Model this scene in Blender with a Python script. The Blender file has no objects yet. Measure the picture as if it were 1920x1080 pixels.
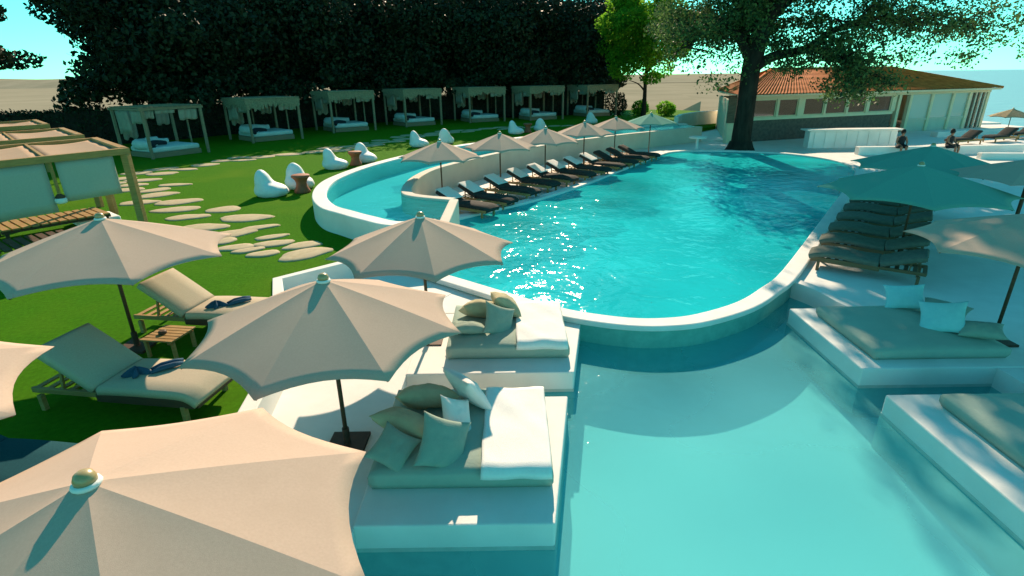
import bpy, bmesh, math, random
import numpy as np
from mathutils import Vector, Matrix, noise
R = math.radians
random.seed(7)
sc = bpy.context.scene
COL = sc.collection
UP = Vector((0, 0, 1))

# ------------------------------------------------------------------ helpers
def setp(o, label=None, cat=None, group=None, kind=None):
    if label: o['label'] = label
    if cat: o['category'] = cat
    if group: o['group'] = group
    if kind: o['kind'] = kind
    return o

def thing(name, label, cat, loc=(0, 0, 0), rz=0.0, group=None):
    o = bpy.data.objects.new(name, None)
    o.empty_display_size = 0.2
    COL.objects.link(o)
    o.location = loc
    o.rotation_euler = (0, 0, rz)
    return setp(o, label, cat, group)

def kids(o):
    return [c for c in bpy.data.objects if c.parent == o]

def dup(root, loc, rz=None, label=None, scale=None):
    r = root.copy(); COL.objects.link(r)
    r.location = loc
    if rz is not None: r.rotation_euler = (0, 0, rz)
    if label: r['label'] = label
    if scale: r.scale = scale
    for c in kids(root):
        d = c.copy(); COL.objects.link(d); d.parent = r
        for g in kids(c):
            e = g.copy(); COL.objects.link(e); e.parent = d
    return r

class MB:
    """collects simple solids into one mesh"""
    def __init__(s): s.v = []; s.f = []
    def add(s, vs, fs):
        b = len(s.v); s.v += [tuple(v) for v in vs]
        s.f += [tuple(i + b for i in f) for f in fs]
        return s
    def box(s, c, size, rot=None, taper=1.0):
        x, y, z = [k / 2 for k in size]
        p = [Vector((sx * x * (taper if sz > 0 else 1), sy * y * (taper if sz > 0 else 1), sz * z)) for sz in (-1, 1) for sy in (-1, 1) for sx in (-1, 1)]
        if rot is not None: p = [rot @ q for q in p]
        c = Vector(c)
        return s.add([q + c for q in p], [(0, 2, 3, 1), (4, 5, 7, 6), (0, 1, 5, 4), (2, 6, 7, 3), (0, 4, 6, 2), (1, 3, 7, 5)])
    def bar(s, a, b, w, h):
        a = Vector(a); b = Vector(b); d = (b - a); L = d.length
        q = d.to_track_quat('X', 'Z').to_matrix()
        return s.box((a + b) / 2, (L, w, h), q)
    def tube(s, pts, rads, n=10, caps=True):
        pts = [Vector(p) for p in pts]
        if not hasattr(rads, '__len__'): rads = [rads] * len(pts)
        vs = []; fs = []; ref = None
        for i, p in enumerate(pts):
            t = (pts[min(i + 1, len(pts) - 1)] - pts[max(i - 1, 0)]).normalized()
            if ref is None:
                ref = t.orthogonal().normalized()
            u = (ref - t * ref.dot(t))
            u = u.normalized() if u.length > 1e-5 else t.orthogonal().normalized()
            ref = u; w = t.cross(u)
            for k in range(n):
                a = 2 * math.pi * k / n
                vs.append(p + (u * math.cos(a) + w * math.sin(a)) * rads[i])
        for i in range(len(pts) - 1):
            for k in range(n):
                k2 = (k + 1) % n
                fs.append((i * n + k, i * n + k2, (i + 1) * n + k2, (i + 1) * n + k))
        if caps:
            fs.append(tuple(reversed(range(n)))); m = (len(pts) - 1) * n
            fs.append(tuple(range(m, m + n)))
        return s.add(vs, fs)
    def lathe(s, prof, n=16, c=(0, 0, 0)):
        vs = []; fs = []
        for r, z in prof:
            for k in range(n):
                a = 2 * math.pi * k / n
                vs.append((c[0] + r * math.cos(a), c[1] + r * math.sin(a), c[2] + z))
        for i in range(len(prof) - 1):
            for k in range(n):
                k2 = (k + 1) % n
                fs.append((i * n + k, i * n + k2, (i + 1) * n + k2, (i + 1) * n + k))
        fs.append(tuple(reversed(range(n)))); m = (len(prof) - 1) * n
        fs.append(tuple(range(m, m + n)))
        return s.add(vs, fs)
    def prism(s, poly, z0, z1):
        n = len(poly)
        area = sum(poly[i][0] * poly[(i + 1) % n][1] - poly[(i + 1) % n][0] * poly[i][1] for i in range(n))
        if area < 0: poly = list(reversed(poly))
        vs = [(x, y, z0) for x, y in poly] + [(x, y, z1) for x, y in poly]
        fs = [tuple(reversed(range(n))), tuple(range(n, 2 * n))]
        fs += [(i, (i + 1) % n, n + (i + 1) % n, n + i) for i in range(n)]
        return s.add(vs, fs)
    def sheet(s, poly, z):
        n = len(poly)
        area = sum(poly[i][0] * poly[(i + 1) % n][1] - poly[(i + 1) % n][0] * poly[i][1] for i in range(n))
        if area < 0: poly = list(reversed(poly))
        return s.add([(x, y, z) for x, y in poly], [tuple(range(n))])
    def ribbon(s, pts, w0, w1, z0, z1, closed=False):
        """wall along pts: from offset w0 to w1 (left of travel positive)"""
        n = len(pts); L = []; Rr = []
        for i in range(n):
            a = pts[(i - 1) % n] if (closed or i > 0) else pts[i]
            b = pts[(i + 1) % n] if (closed or i < n - 1) else pts[i]
            dx, dy = b[0] - a[0], b[1] - a[1]; l = math.hypot(dx, dy)
            nx, ny = -dy / l, dx / l
            L.append((pts[i][0] + nx * w1, pts[i][1] + ny * w1)); Rr.append((pts[i][0] + nx * w0, pts[i][1] + ny * w0))
        vs = []
        for i in range(n):
            vs += [(*Rr[i], z0), (*Rr[i], z1), (*L[i], z1), (*L[i], z0)]
        fs = []
        for i in range(n if closed else n - 1):
            j = (i + 1) % n
            for k in range(4):
                k2 = (k + 1) % 4
                fs.append((i * 4 + k, j * 4 + k, j * 4 + k2, i * 4 + k2))
        if not closed:
            fs.append((3, 2, 1, 0)); m = (n - 1) * 4
            fs.append((m, m + 1, m + 2, m + 3))
        return s.add(vs, fs)
    def build(s, name, mat, parent=None, smooth=False, bevel=0.0, seg=2, sub=0, fixn=True):
        me = bpy.data.meshes.new(name)
        me.from_pydata(s.v, [], s.f)
        bm = bmesh.new(); bm.from_mesh(me)
        if fixn: bmesh.ops.recalc_face_normals(bm, faces=bm.faces)
        big = [f for f in bm.faces if len(f.verts) > 4]
        if big: bmesh.ops.triangulate(bm, faces=big)
        bm.to_mesh(me); bm.free()
        o = bpy.data.objects.new(name, me); COL.objects.link(o)
        if mat: me.materials.append(mat)
        if smooth:
            me.polygons.foreach_set('use_smooth', [True] * len(me.polygons))
        if bevel > 0:
            b = o.modifiers.new('bevel', 'BEVEL'); b.width = bevel; b.segments = seg; b.limit_method = 'ANGLE'; b.angle_limit = R(35)
        if sub:
            m = o.modifiers.new('sub', 'SUBSURF'); m.levels = sub; m.render_levels = sub
        if parent: o.parent = parent
        return o

def catmull(pts, n=6, closed=False):
    out = []; N = len(pts)
    for i in range(N if closed else N - 1):
        p = [pts[(i + k) % N] if closed else pts[min(max(i + k, 0), N - 1)] for k in (-1, 0, 1, 2)]
        for j in range(n):
            t = j / n
            out.append(tuple(0.5 * (2 * p[1][c] + (p[2][c] - p[0][c]) * t + (2 * p[0][c] - 5 * p[1][c] + 4 * p[2][c] - p[3][c]) * t * t + (3 * p[1][c] - p[0][c] - 3 * p[2][c] + p[3][c]) * t ** 3) for c in range(len(p[1]))))
    if not closed: out.append(tuple(pts[-1]))
    return out

# ------------------------------------------------------------------ materials
def newmat(name):
    m = bpy.data.materials.new(name); m.use_nodes = True
    nt = m.node_tree; nt.nodes.clear()
    out = nt.nodes.new('ShaderNodeOutputMaterial')
    return m, nt, out

def N(nt, t, **kw):
    n = nt.nodes.new(t)
    for k, v in kw.items():
        if k in n.inputs.keys(): n.inputs[k].default_value = v
        else: setattr(n, k, v)
    return n

def rgb(c): return (c[0], c[1], c[2], 1)

def surf(name, c1, c2=None, scale=3.0, rough=0.7, bump=0.0, bscale=30.0, spec=0.3, transl=0.0, detail=5, stretch=None, c3=None, s3=1.0, f3=0.3):
    """diffuse-ish surface: two-tone noise, optional bump, stretch, translucency"""
    m, nt, out = newmat(name)
    lk = nt.links.new
    tc = N(nt, 'ShaderNodeTexCoord')
    mp = N(nt, 'ShaderNodeMapping')
    if stretch: mp.inputs['Scale'].default_value = stretch
    lk(tc.outputs['Object'], mp.inputs['Vector'])
    c2 = c2 or tuple(k * 0.82 for k in c1)
    no = N(nt, 'ShaderNodeTexNoise', Scale=scale, Detail=detail, Roughness=0.6)
    lk(mp.outputs[0], no.inputs['Vector'])
    ra = N(nt, 'ShaderNodeValToRGB')
    ra.color_ramp.elements[0].position = 0.33; ra.color_ramp.elements[1].position = 0.67
    ra.color_ramp.elements[0].color = rgb(c2); ra.color_ramp.elements[1].color = rgb(c1)
    lk(no.outputs['Fac'], ra.inputs['Fac'])
    colr = ra.outputs['Color']
    if c3:
        n3 = N(nt, 'ShaderNodeTexNoise', Scale=s3, Detail=3)
        lk(mp.outputs[0], n3.inputs['Vector'])
        r3 = N(nt, 'ShaderNodeValToRGB')
        r3.color_ramp.elements[0].position = 0.5; r3.color_ramp.elements[1].position = 0.72
        r3.color_ramp.elements[0].color = (0, 0, 0, 1); r3.color_ramp.elements[1].color = (f3, f3, f3, 1)
        lk(n3.outputs['Fac'], r3.inputs['Fac'])
        mx = N(nt, 'ShaderNodeMixRGB'); mx.inputs[2].default_value = rgb(c3)
        lk(r3.outputs['Color'], mx.inputs[0]); lk(colr, mx.inputs[1]); colr = mx.outputs[0]
    p = N(nt, 'ShaderNodeBsdfPrincipled', Roughness=rough)
    p.inputs['Specular IOR Level'].default_value = spec
    lk(colr, p.inputs['Base Color'])
    if bump > 0:
        nb = N(nt, 'ShaderNodeTexNoise', Scale=bscale, Detail=4)
        lk(mp.outputs[0], nb.inputs['Vector'])
        b = N(nt, 'ShaderNodeBump', Strength=bump, Distance=0.02)
        lk(nb.outputs['Fac'], b.inputs['Height']); lk(b.outputs[0], p.inputs['Normal'])
    if transl > 0:
        t = N(nt, 'ShaderNodeBsdfTranslucent'); lk(colr, t.inputs['Color'])
        mx = N(nt, 'ShaderNodeMixShader'); mx.inputs[0].default_value = transl
        lk(p.outputs[0], mx.inputs[1]); lk(t.outputs[0], mx.inputs[2]); lk(mx.outputs[0], out.inputs['Surface'])
    else:
        lk(p.outputs[0], out.inputs['Surface'])
    return m

def water(name, tint, ripple=0.12, scale=2.2, rough=0.03, ior=1.2, milk=0.12, milkc=(0.05, 0.5, 0.5), clamp=0.14):
    m, nt, out = newmat(name); lk = nt.links.new
    tc = N(nt, 'ShaderNodeTexCoord')
    n1 = N(nt, 'ShaderNodeTexNoise', Scale=scale, Detail=2.5, Roughness=0.55, Distortion=0.6)
    n2 = N(nt, 'ShaderNodeTexNoise', Scale=scale * 4.1, Detail=2)
    n3 = N(nt, 'ShaderNodeTexNoise', Scale=0.35, Detail=1)
    for n in (n1, n2, n3): lk(tc.outputs['Object'], n.inputs['Vector'])
    ad = N(nt, 'ShaderNodeMath', operation='MULTIPLY_ADD'); ad.inputs[1].default_value = 0.22
    lk(n2.outputs['Fac'], ad.inputs[0]); lk(n1.outputs['Fac'], ad.inputs[2])
    b = N(nt, 'ShaderNodeBump', Strength=1.0, Distance=ripple)
    lk(ad.outputs[0], b.inputs['Height'])
    fr = N(nt, 'ShaderNodeFresnel', IOR=ior); lk(b.outputs[0], fr.inputs['Normal'])
    gl = N(nt, 'ShaderNodeBsdfGlossy', Roughness=rough); lk(b.outputs[0], gl.inputs['Normal'])
    tr = N(nt, 'ShaderNodeBsdfTransparent'); tr.inputs['Color'].default_value = rgb(tint)
    df = N(nt, 'ShaderNodeBsdfDiffuse'); df.inputs['Color'].default_value = rgb(milkc)
    ra = N(nt, 'ShaderNodeMapRange'); ra.inputs['From Min'].default_value = 0.3; ra.inputs['From Max'].default_value = 0.7
    ra.inputs['To Min'].default_value = milk * 0.7; ra.inputs['To Max'].default_value = milk * 1.3
    lk(n3.outputs['Fac'], ra.inputs['Value'])
    m0 = N(nt, 'ShaderNodeMixShader'); lk(ra.outputs[0], m0.inputs[0]); lk(tr.outputs[0], m0.inputs[1]); lk(df.outputs[0], m0.inputs[2])
    mn = N(nt, 'ShaderNodeMath', operation='MINIMUM'); mn.inputs[1].default_value = clamp; lk(fr.outputs[0], mn.inputs[0])
    m1 = N(nt, 'ShaderNodeMixShader'); lk(mn.outputs[0], m1.inputs[0]); lk(m0.outputs[0], m1.inputs[1]); lk(gl.outputs[0], m1.inputs[2])
    lk(m1.outputs[0], out.inputs['Surface'])
    return m

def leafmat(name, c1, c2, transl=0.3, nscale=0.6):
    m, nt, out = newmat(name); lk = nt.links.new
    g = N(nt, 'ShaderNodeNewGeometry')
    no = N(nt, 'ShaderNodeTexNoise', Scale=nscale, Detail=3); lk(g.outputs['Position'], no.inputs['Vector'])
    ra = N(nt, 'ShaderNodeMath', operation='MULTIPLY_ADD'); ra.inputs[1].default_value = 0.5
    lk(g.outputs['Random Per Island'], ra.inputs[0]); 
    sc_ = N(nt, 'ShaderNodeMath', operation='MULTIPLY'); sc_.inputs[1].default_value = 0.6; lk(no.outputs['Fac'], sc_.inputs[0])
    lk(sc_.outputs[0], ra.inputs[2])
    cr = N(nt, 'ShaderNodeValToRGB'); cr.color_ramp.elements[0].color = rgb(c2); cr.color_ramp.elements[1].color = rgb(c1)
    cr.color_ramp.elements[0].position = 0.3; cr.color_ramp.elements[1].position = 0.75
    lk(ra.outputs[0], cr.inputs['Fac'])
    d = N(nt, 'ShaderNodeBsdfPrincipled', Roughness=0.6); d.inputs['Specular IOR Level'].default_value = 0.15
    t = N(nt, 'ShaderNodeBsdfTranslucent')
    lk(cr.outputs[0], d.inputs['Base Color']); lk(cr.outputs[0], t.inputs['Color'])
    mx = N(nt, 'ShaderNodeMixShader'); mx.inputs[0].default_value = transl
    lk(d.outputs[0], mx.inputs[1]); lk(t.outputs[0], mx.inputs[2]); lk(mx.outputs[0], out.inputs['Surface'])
    return m

def wood(name, c1, c2, rough=0.6):
    return surf(name, c1, c2, scale=4, rough=rough, bump=0.15, bscale=14, stretch=(1, 1, 9), spec=0.25)

M = {}
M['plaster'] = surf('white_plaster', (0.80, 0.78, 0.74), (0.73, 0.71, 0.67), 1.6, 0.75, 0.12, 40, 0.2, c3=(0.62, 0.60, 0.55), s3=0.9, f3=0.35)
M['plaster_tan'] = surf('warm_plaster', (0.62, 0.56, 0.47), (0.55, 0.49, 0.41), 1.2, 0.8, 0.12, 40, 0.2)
M['paving'] = surf('pale_paving', (0.78, 0.77, 0.74), (0.72, 0.71, 0.68), 2.2, 0.8, 0.1, 60, 0.2, c3=(0.64, 0.62, 0.56), s3=0.7, f3=0.4)
M['pool_paint'] = surf('pool_floor_paint', (0.56, 0.82, 0.84), (0.46, 0.76, 0.80), 0.35, 0.7, 0, 1, 0.1, detail=2)
M['pool_pale'] = surf('pale_pool_floor', (0.80, 0.86, 0.84), (0.72, 0.82, 0.80), 0.4, 0.7, 0, 1, 0.1, detail=2)
M['grass'] = surf('lawn_grass', (0.060, 0.205, 0.006), (0.042, 0.145, 0.004), 14, 0.95, 0.8, 120, 0.03, c3=(0.105, 0.205, 0.008), s3=0.35, f3=0.5)
M['earth'] = surf('dry_field', (0.36, 0.31, 0.23), (0.28, 0.25, 0.18), 0.05, 0.95, 0, 1, 0.0)
M['stone'] = surf('sand_stone', (0.50, 0.42, 0.27), (0.38, 0.31, 0.19), 5, 0.85, 0.3, 40, 0.2, c3=(0.28, 0.24, 0.17), s3=2.5, f3=0.5)
M['canopy'] = surf('canopy_fabric', (0.52, 0.39, 0.31), (0.48, 0.36, 0.285), 60, 0.9, 0.12, 260, 0.05, transl=0.03, c3=(0.455, 0.34, 0.265), s3=3, f3=0.4)
M['canopy_teal'] = surf('teal_canopy_fabric', (0.16, 0.42, 0.34), (0.14, 0.37, 0.30), 60, 0.9, 0.1, 260, 0.05, transl=0.1)
M['pole'] = wood('dark_pole_wood', (0.10, 0.055, 0.03), (0.07, 0.038, 0.02))
M['metal'] = surf('dull_brass', (0.42, 0.31, 0.13), (0.30, 0.22, 0.10), 9, 0.35, 0, 1, 0.8)
M['base'] = surf('rusty_base_plate', (0.085, 0.04, 0.025), (0.06, 0.03, 0.02), 8, 0.7, 0.1, 50)
M['teak'] = wood('teak_wood', (0.42, 0.26, 0.10), (0.30, 0.17, 0.06))
M['pergola_wood'] = wood('pergola_timber', (0.45, 0.25, 0.085), (0.33, 0.18, 0.06))
M['grey_wood'] = wood('grey_weathered_wood', (0.29, 0.22, 0.14), (0.22, 0.165, 0.105))
M['brown_wood'] = wood('brown_oiled_wood', (0.24, 0.14, 0.075), (0.17, 0.10, 0.05))
M['dark_wood'] = wood('dark_brown_wood', (0.10, 0.06, 0.035), (0.07, 0.04, 0.025))
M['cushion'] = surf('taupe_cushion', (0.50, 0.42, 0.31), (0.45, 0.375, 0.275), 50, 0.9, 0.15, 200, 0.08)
M['cushion_shaded'] = surf('shade_tinted_cushion', (0.015, 0.075, 0.09), (0.012, 0.06, 0.075), 50, 0.9, 0.15, 200, 0.08)  # taupe cushion with its shade put into a dark teal colour
M['cushion_dark'] = surf('charcoal_cushion', (0.055, 0.055, 0.05), (0.035, 0.037, 0.035), 12, 0.9, 0.2, 60, 0.1)
M['cushion_grey'] = surf('grey_green_cushion', (0.17, 0.18, 0.15), (0.13, 0.14, 0.115), 10, 0.9, 0.2, 60, 0.1)
M['mattress'] = surf('sage_mattress', (0.36, 0.44, 0.37), (0.32, 0.40, 0.34), 3, 0.9, 0.2, 25, 0.1)
M['towel'] = surf('white_towel', (0.86, 0.85, 0.82), (0.82, 0.81, 0.78), 30, 0.95, 0.3, 120, 0.05)
M['pillow_sage'] = surf('sage_pillow', (0.30, 0.37, 0.31), (0.26, 0.33, 0.28), 8, 0.9, 0.2, 60, 0.05)
M['pillow_tan'] = surf('khaki_pillow', (0.48, 0.43, 0.28), (0.40, 0.36, 0.24), 6, 0.9, 0.3, 30, 0.05)
M['pillow_white'] = surf('white_pillow', (0.78, 0.72, 0.69), (0.74, 0.68, 0.65), 8, 0.9, 0.2, 40, 0.05)
M['pillow_aqua'] = surf('aqua_pillow', (0.35, 0.68, 0.70), (0.30, 0.62, 0.65), 8, 0.9, 0.2, 40, 0.05)
M['navy'] = surf('navy_cloth', (0.03, 0.09, 0.16), (0.02, 0.06, 0.11), 10, 0.9, 0.2, 60)
M['bean'] = surf('white_vinyl', (0.78, 0.80, 0.79), (0.70, 0.73, 0.73), 4, 0.6, 0.2, 14, 0.3)
M['terracotta'] = surf('terracotta', (0.36, 0.12, 0.06), (0.28, 0.09, 0.045), 6, 0.7, 0.1, 30)
M['bed_white'] = surf('white_linen', (0.60, 0.66, 0.64), (0.52, 0.58, 0.57), 5, 0.9, 0.3, 12)
M['throw'] = surf('dark_blue_throw', (0.02, 0.03, 0.04), (0.015, 0.02, 0.03), 5, 0.9)
M['curtain'] = surf('grey_curtain', (0.44, 0.40, 0.32), (0.36, 0.33, 0.27), 3, 0.95, 0.3, 20, 0.05, transl=0.2)
M['thatch'] = surf('pale_thatch', (0.42, 0.34, 0.22), (0.22, 0.18, 0.12), 14, 0.95, 0.5, 40, 0.05)
M['blind'] = surf('grey_blind', (0.48, 0.50, 0.43), (0.44, 0.46, 0.40), 30, 0.9, 0.1, 100, 0.05, transl=0.15)
M['roof_fabric'] = surf('pinkish_roof_fabric', (0.47, 0.33, 0.23), (0.42, 0.29, 0.20), 30, 0.9, 0.1, 90, 0.05)
M['bark'] = surf('dark_bark', (0.045, 0.036, 0.028), (0.022, 0.018, 0.015), 5, 0.95, 0.9, 12, 0.05, stretch=(1, 1, 0.25))
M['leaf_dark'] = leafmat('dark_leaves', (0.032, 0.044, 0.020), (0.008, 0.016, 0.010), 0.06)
M['leaf_big'] = leafmat('olive_leaves', (0.12, 0.20, 0.06), (0.012, 0.05, 0.025), 0.42, 1.5)
M['leaf_green'] = leafmat('bright_green_leaves', (0.22, 0.46, 0.03), (0.05, 0.18, 0.015), 0.62, 1.2)
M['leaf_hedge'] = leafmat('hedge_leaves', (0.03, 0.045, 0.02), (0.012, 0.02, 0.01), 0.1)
M['tile'] = None
M['cream'] = surf('cream_render', (0.76, 0.63, 0.44), (0.70, 0.57, 0.39), 2, 0.8, 0.1, 30)
M['stone_dark'] = surf('brown_stonework', (0.155, 0.12, 0.10), (0.095, 0.07, 0.06), 4.5, 0.9, 0.7, 9)
M['shutter'] = surf('brown_shutter', (0.16, 0.12, 0.085), (0.10, 0.075, 0.055), 3, 0.8, 0.4, 20, stretch=(1, 1, 6))
M['skin'] = surf('tanned_skin', (0.30, 0.16, 0.10), (0.26, 0.14, 0.09), 6, 0.6)
M['cloth_dark'] = surf('dark_clothing', (0.02, 0.025, 0.03), (0.015, 0.02, 0.025), 6, 0.9)
M['hair'] = surf('dark_hair', (0.015, 0.012, 0.01), (0.01, 0.008, 0.007), 20, 0.7)

def glassmat(name, c, rough=0.15, alpha=0.35):
    m, nt, out = newmat(name); lk = nt.links.new
    g = N(nt, 'ShaderNodeBsdfGlossy', Roughness=rough)
    d = N(nt, 'ShaderNodeBsdfDiffuse'); d.inputs['Color'].default_value = rgb(c)
    t = N(nt, 'ShaderNodeBsdfTransparent')
    a = N(nt, 'ShaderNodeMixShader'); a.inputs[0].default_value = alpha; lk(d.outputs[0], a.inputs[1]); lk(t.outputs[0], a.inputs[2])
    b = N(nt, 'ShaderNodeMixShader'); b.inputs[0].default_value = 0.12; lk(a.outputs[0], b.inputs[1]); lk(g.outputs[0], b.inputs[2])
    lk(b.outputs[0], out.inputs['Surface']); return m
M['pane_dark'] = glassmat('dark_glass', (0.035, 0.035, 0.035), 0.05, 0.2)
M['pane_pale'] = glassmat('pale_blind_panel', (0.55, 0.64, 0.60), 0.3, 0.35)

def tilemat():
    m, nt, out = newmat('terracotta_tiles'); lk = nt.links.new
    tc = N(nt, 'ShaderNodeTexCoord')
    no = N(nt, 'ShaderNodeTexNoise', Scale=2.5, Detail=5); lk(tc.outputs['Object'], no.inputs['Vector'])
    cr = N(nt, 'ShaderNodeValToRGB'); cr.color_ramp.elements[0].color = (0.36, 0.10, 0.02, 1); cr.color_ramp.elements[1].color = (0.60, 0.19, 0.045, 1)
    cr.color_ramp.elements[0].position = 0.3; cr.color_ramp.elements[1].position = 0.7
    lk(no.outputs['Fac'], cr.inputs['Fac'])
    p = N(nt, 'ShaderNodeBsdfPrincipled', Roughness=0.85); p.inputs['Specular IOR Level'].default_value = 0.1; lk(cr.outputs[0], p.inputs['Base Color'])
    lk(p.outputs[0], out.inputs['Surface']); return m
M['tile'] = tilemat()

# ------------------------------------------------------------------ layout constants
Z_LAWN, Z_RIM, Z_LOW = 0.35, 0.95, -0.32
POOL = [(-2.55, 14.2), (-2.45, 12.5), (-1.81, 11.66), (-0.95, 10.92), (-0.11, 10.21), (0.6, 9.62), (1.26, 9.2), (2.09, 8.9), (2.75, 8.87), (3.38, 9.03), (4.3, 9.55), (5.1, 10.3), (6.02, 11.34),
        (8.8, 15.15), (11.58, 18.97), (14.0, 22.3), (15.6, 25.0), (15.9, 27.4), (15.0, 29.6), (13.2, 30.9), (10.9, 31.5), (9.2, 31.2), (8.0, 29.8), (4.9, 24.9), (2.81, 21.6), (0.99, 19.16), (-0.99, 17.14), (-1.79, 16.3), (-2.3, 15.4)]
OUT_CURVE = [(-1.75, 12.75), (-2.82, 12.55), (-3.72, 13.2), (-4.43, 13.85), (-5.16, 14.6), (-5.85, 16.0), (-6.3, 17.8), (-6.34, 19.5), (-5.86, 22.0), (-4.75, 25.0), (-3.4, 27.6), (0.5, 32.0), (5.5, 36.0), (9.7, 38.6), (12.2, 39.6)]
INN_CURVE = [(-1.7, 15.3), (-2.9, 15.9), (-3.35, 16.6), (-3.5, 18.0), (-3.42, 19.6), (-3.0, 21.3), (-1.9, 23.4), (-0.6, 25.6), (2.94, 29.8), (4.47, 31.2), (6.8, 33.2), (10.2, 35.6), (12.4, 37.2)]

# ------------------------------------------------------------------ ground, sea, lawn
b = MB(); b.sheet([(-4000, -60), (4000, -60), (4000, 6000), (-4000, 6000)], -2.2)
setp(b.build('ground', M['earth']), kind='structure')
b = MB()
b.prism([(-600, 62), (18, 62), (30, 90), (40, 140), (60, 420), (-600, 420)], -2.15, 0.1)
setp(b.build('dry_field', M['earth']), kind='structure')
sea_m, nt, out = newmat('sea_water')
p = N(nt, 'ShaderNodeBsdfPrincipled', Roughness=0.35); p.inputs['Base Color'].default_value = (0.22, 0.33, 0.37, 1)
nb = N(nt, 'ShaderNodeTexNoise', Scale=0.35, Detail=5); tc = N(nt, 'ShaderNodeTexCoord'); bp = N(nt, 'ShaderNodeBump', Strength=0.6, Distance=0.4)
nt.links.new(tc.outputs['Object'], nb.inputs['Vector']); nt.links.new(nb.outputs['Fac'], bp.inputs['Height']); nt.links.new(bp.outputs[0], p.inputs['Normal']); nt.links.new(p.outputs[0], out.inputs['Surface'])
b = MB(); b.sheet([(42, 47), (70, 20), (4000, 20), (4000, 5900), (3000, 5900), (42, 90)], -1.9)
setp(b.build('sea', sea_m), kind='structure')
# low ridge along the horizon
b = MB()
n = 60; vs = []; fs = []
for i in range(n + 1):
    x = -900 + 1060 * i / n
    h = 6.5 + 1.2 * math.sin(i * 0.31) + 0.8 * math.sin(i * 0.83 + 1)
    if x > 0: h *= max(0.0, 1 - x / 160)
    for yy, hh in ((420, -2), (470, h * 0.8), (520, h), (640, h * 0.7), (720, -2)):
        vs.append((x, yy, hh + 0.0))
for i in range(n):
    for k in range(4): fs.append((i * 5 + k, (i + 1) * 5 + k, (i + 1) * 5 + k + 1, i * 5 + k + 1))
b.add(vs, fs); setp(b.build('hills', M['earth'], smooth=True), kind='structure')

beam_line = [(-3.25, -4.0), (-3.28, 3.0), (-3.32, 5.6), (-3.5, 6.9), (-4.0, 8.4), (-4.85, 10.5), (-3.35, 11.95), (-2.75, 12.6)]
outer = catmull(OUT_CURVE, 6); inner = catmull(INN_CURVE, 6)
lawn_poly = beam_line[:-1] + outer[6:] + [(16, 44), (22, 60), (18, 66), (-60, 66), (-60, -4)]
b = MB(); b.prism(lawn_poly, -2.1, Z_LAWN)
setp(b.build('lawn', M['grass']), kind='structure')

# ------------------------------------------------------------------ pools
pool_sm = catmull(POOL, 4, True)
b = MB(); b.sheet(pool_sm, -1.35)
setp(b.build('pool_floor', M['pool_paint']), kind='structure')
pool_water_m = water('main_pool_water', (0.20, 0.84, 0.92), ripple=0.082, scale=1.15, rough=0.05, ior=1.16, milk=0.56, milkc=(0.02, 0.64, 0.68), clamp=0.12)
b = MB(); b.sheet(pool_sm, 0.055)
setp(b.build('pool_water', pool_water_m), kind='structure')
# rim along the pool; offset to the outside
area = sum(pool_sm[i][0] * pool_sm[(i + 1) % len(pool_sm)][1] - pool_sm[(i + 1) % len(pool_sm)][0] * pool_sm[i][1] for i in range(len(pool_sm)))
sgn = -1 if area > 0 else 1
M['wall_teal'] = surf('teal_wall_face', (0.16, 0.46, 0.40), (0.12, 0.38, 0.33), 6, 0.5, 0.1, 30, 0.3)  # even teal over the whole wall face below the coping
b = MB(); b.ribbon(pool_sm, 0.0 * sgn, 0.28 * sgn, -2.1, 0.02, True)
w = b.build('pool_wall', M['wall_teal'])
b = MB(); b.ribbon(pool_sm, -0.03 * sgn, 0.33 * sgn, 0.022, 0.13, True); b.build('coping', M['plaster'], w, bevel=0.025)
setp(w, 'teal faced wall with white coping curving right round the large main swimming pool', 'pool wall')

# crescent basin
b = MB(); b.ribbon(outer, -0.40, 0.02, -2.1, Z_RIM, False)
setp(b.build('basin_wall', M['plaster'], bevel=0.03), 'curved white outer wall of the raised crescent basin, rising from the lawn', 'wall')
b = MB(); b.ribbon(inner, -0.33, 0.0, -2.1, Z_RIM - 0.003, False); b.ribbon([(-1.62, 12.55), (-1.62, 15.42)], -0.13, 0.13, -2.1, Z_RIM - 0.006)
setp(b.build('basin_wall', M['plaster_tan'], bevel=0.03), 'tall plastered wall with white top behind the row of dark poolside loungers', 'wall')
basin_poly = [(p[0], p[1]) for p in outer] + [(p[0], p[1]) for p in reversed(inner)]
# pull the sheet slightly inside both walls
bp_ = [( -1.62, 12.62)] + outer[1:] + list(reversed([(q[0] + 0.12, q[1] - 0.05) for q in inner])) + [(-1.6, 15.35)]
b = MB(); b.sheet(bp_, 0.35); setp(b.build('basin_floor', M['pool_paint']), kind='structure')
basin_m = water('basin_water', (0.30, 0.84, 0.88), 0.02, 2.5, 0.04, 1.15, 0.2, (0.03, 0.50, 0.54))
b = MB(); b.sheet(bp_, Z_RIM - 0.07); setp(b.build('basin_water', basin_m), kind='structure')

# lounger deck between the basin wall and the main pool
deck = [(q[0] - 0.1, q[1] + 0.1) for q in pool_sm]
left_edge = [(-1.70, 15.2), (-2.7, 15.7), (-3.2, 16.6), (-3.3, 18.0), (-3.25, 19.6), (-2.85, 21.2), (-1.75, 23.3), (-0.45, 25.5), (3.05, 29.7), (4.6, 31.1), (6.9, 33.1), (10.3, 35.5), (12.5, 37.1)]
deck_poly = left_edge + [(14, 36), (14, 31.2), (12.2, 31.5), (10.9, 31.65), (9.1, 31.4), (7.9, 29.9), (4.8, 25.0), (2.71, 21.7), (0.89, 19.26), (-1.09, 17.24), (-1.65, 16.5)]
b = MB(); b.prism(deck_poly, -2.1, 0.0)
setp(b.build('pool_deck', M['paving']), kind='structure')
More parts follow.
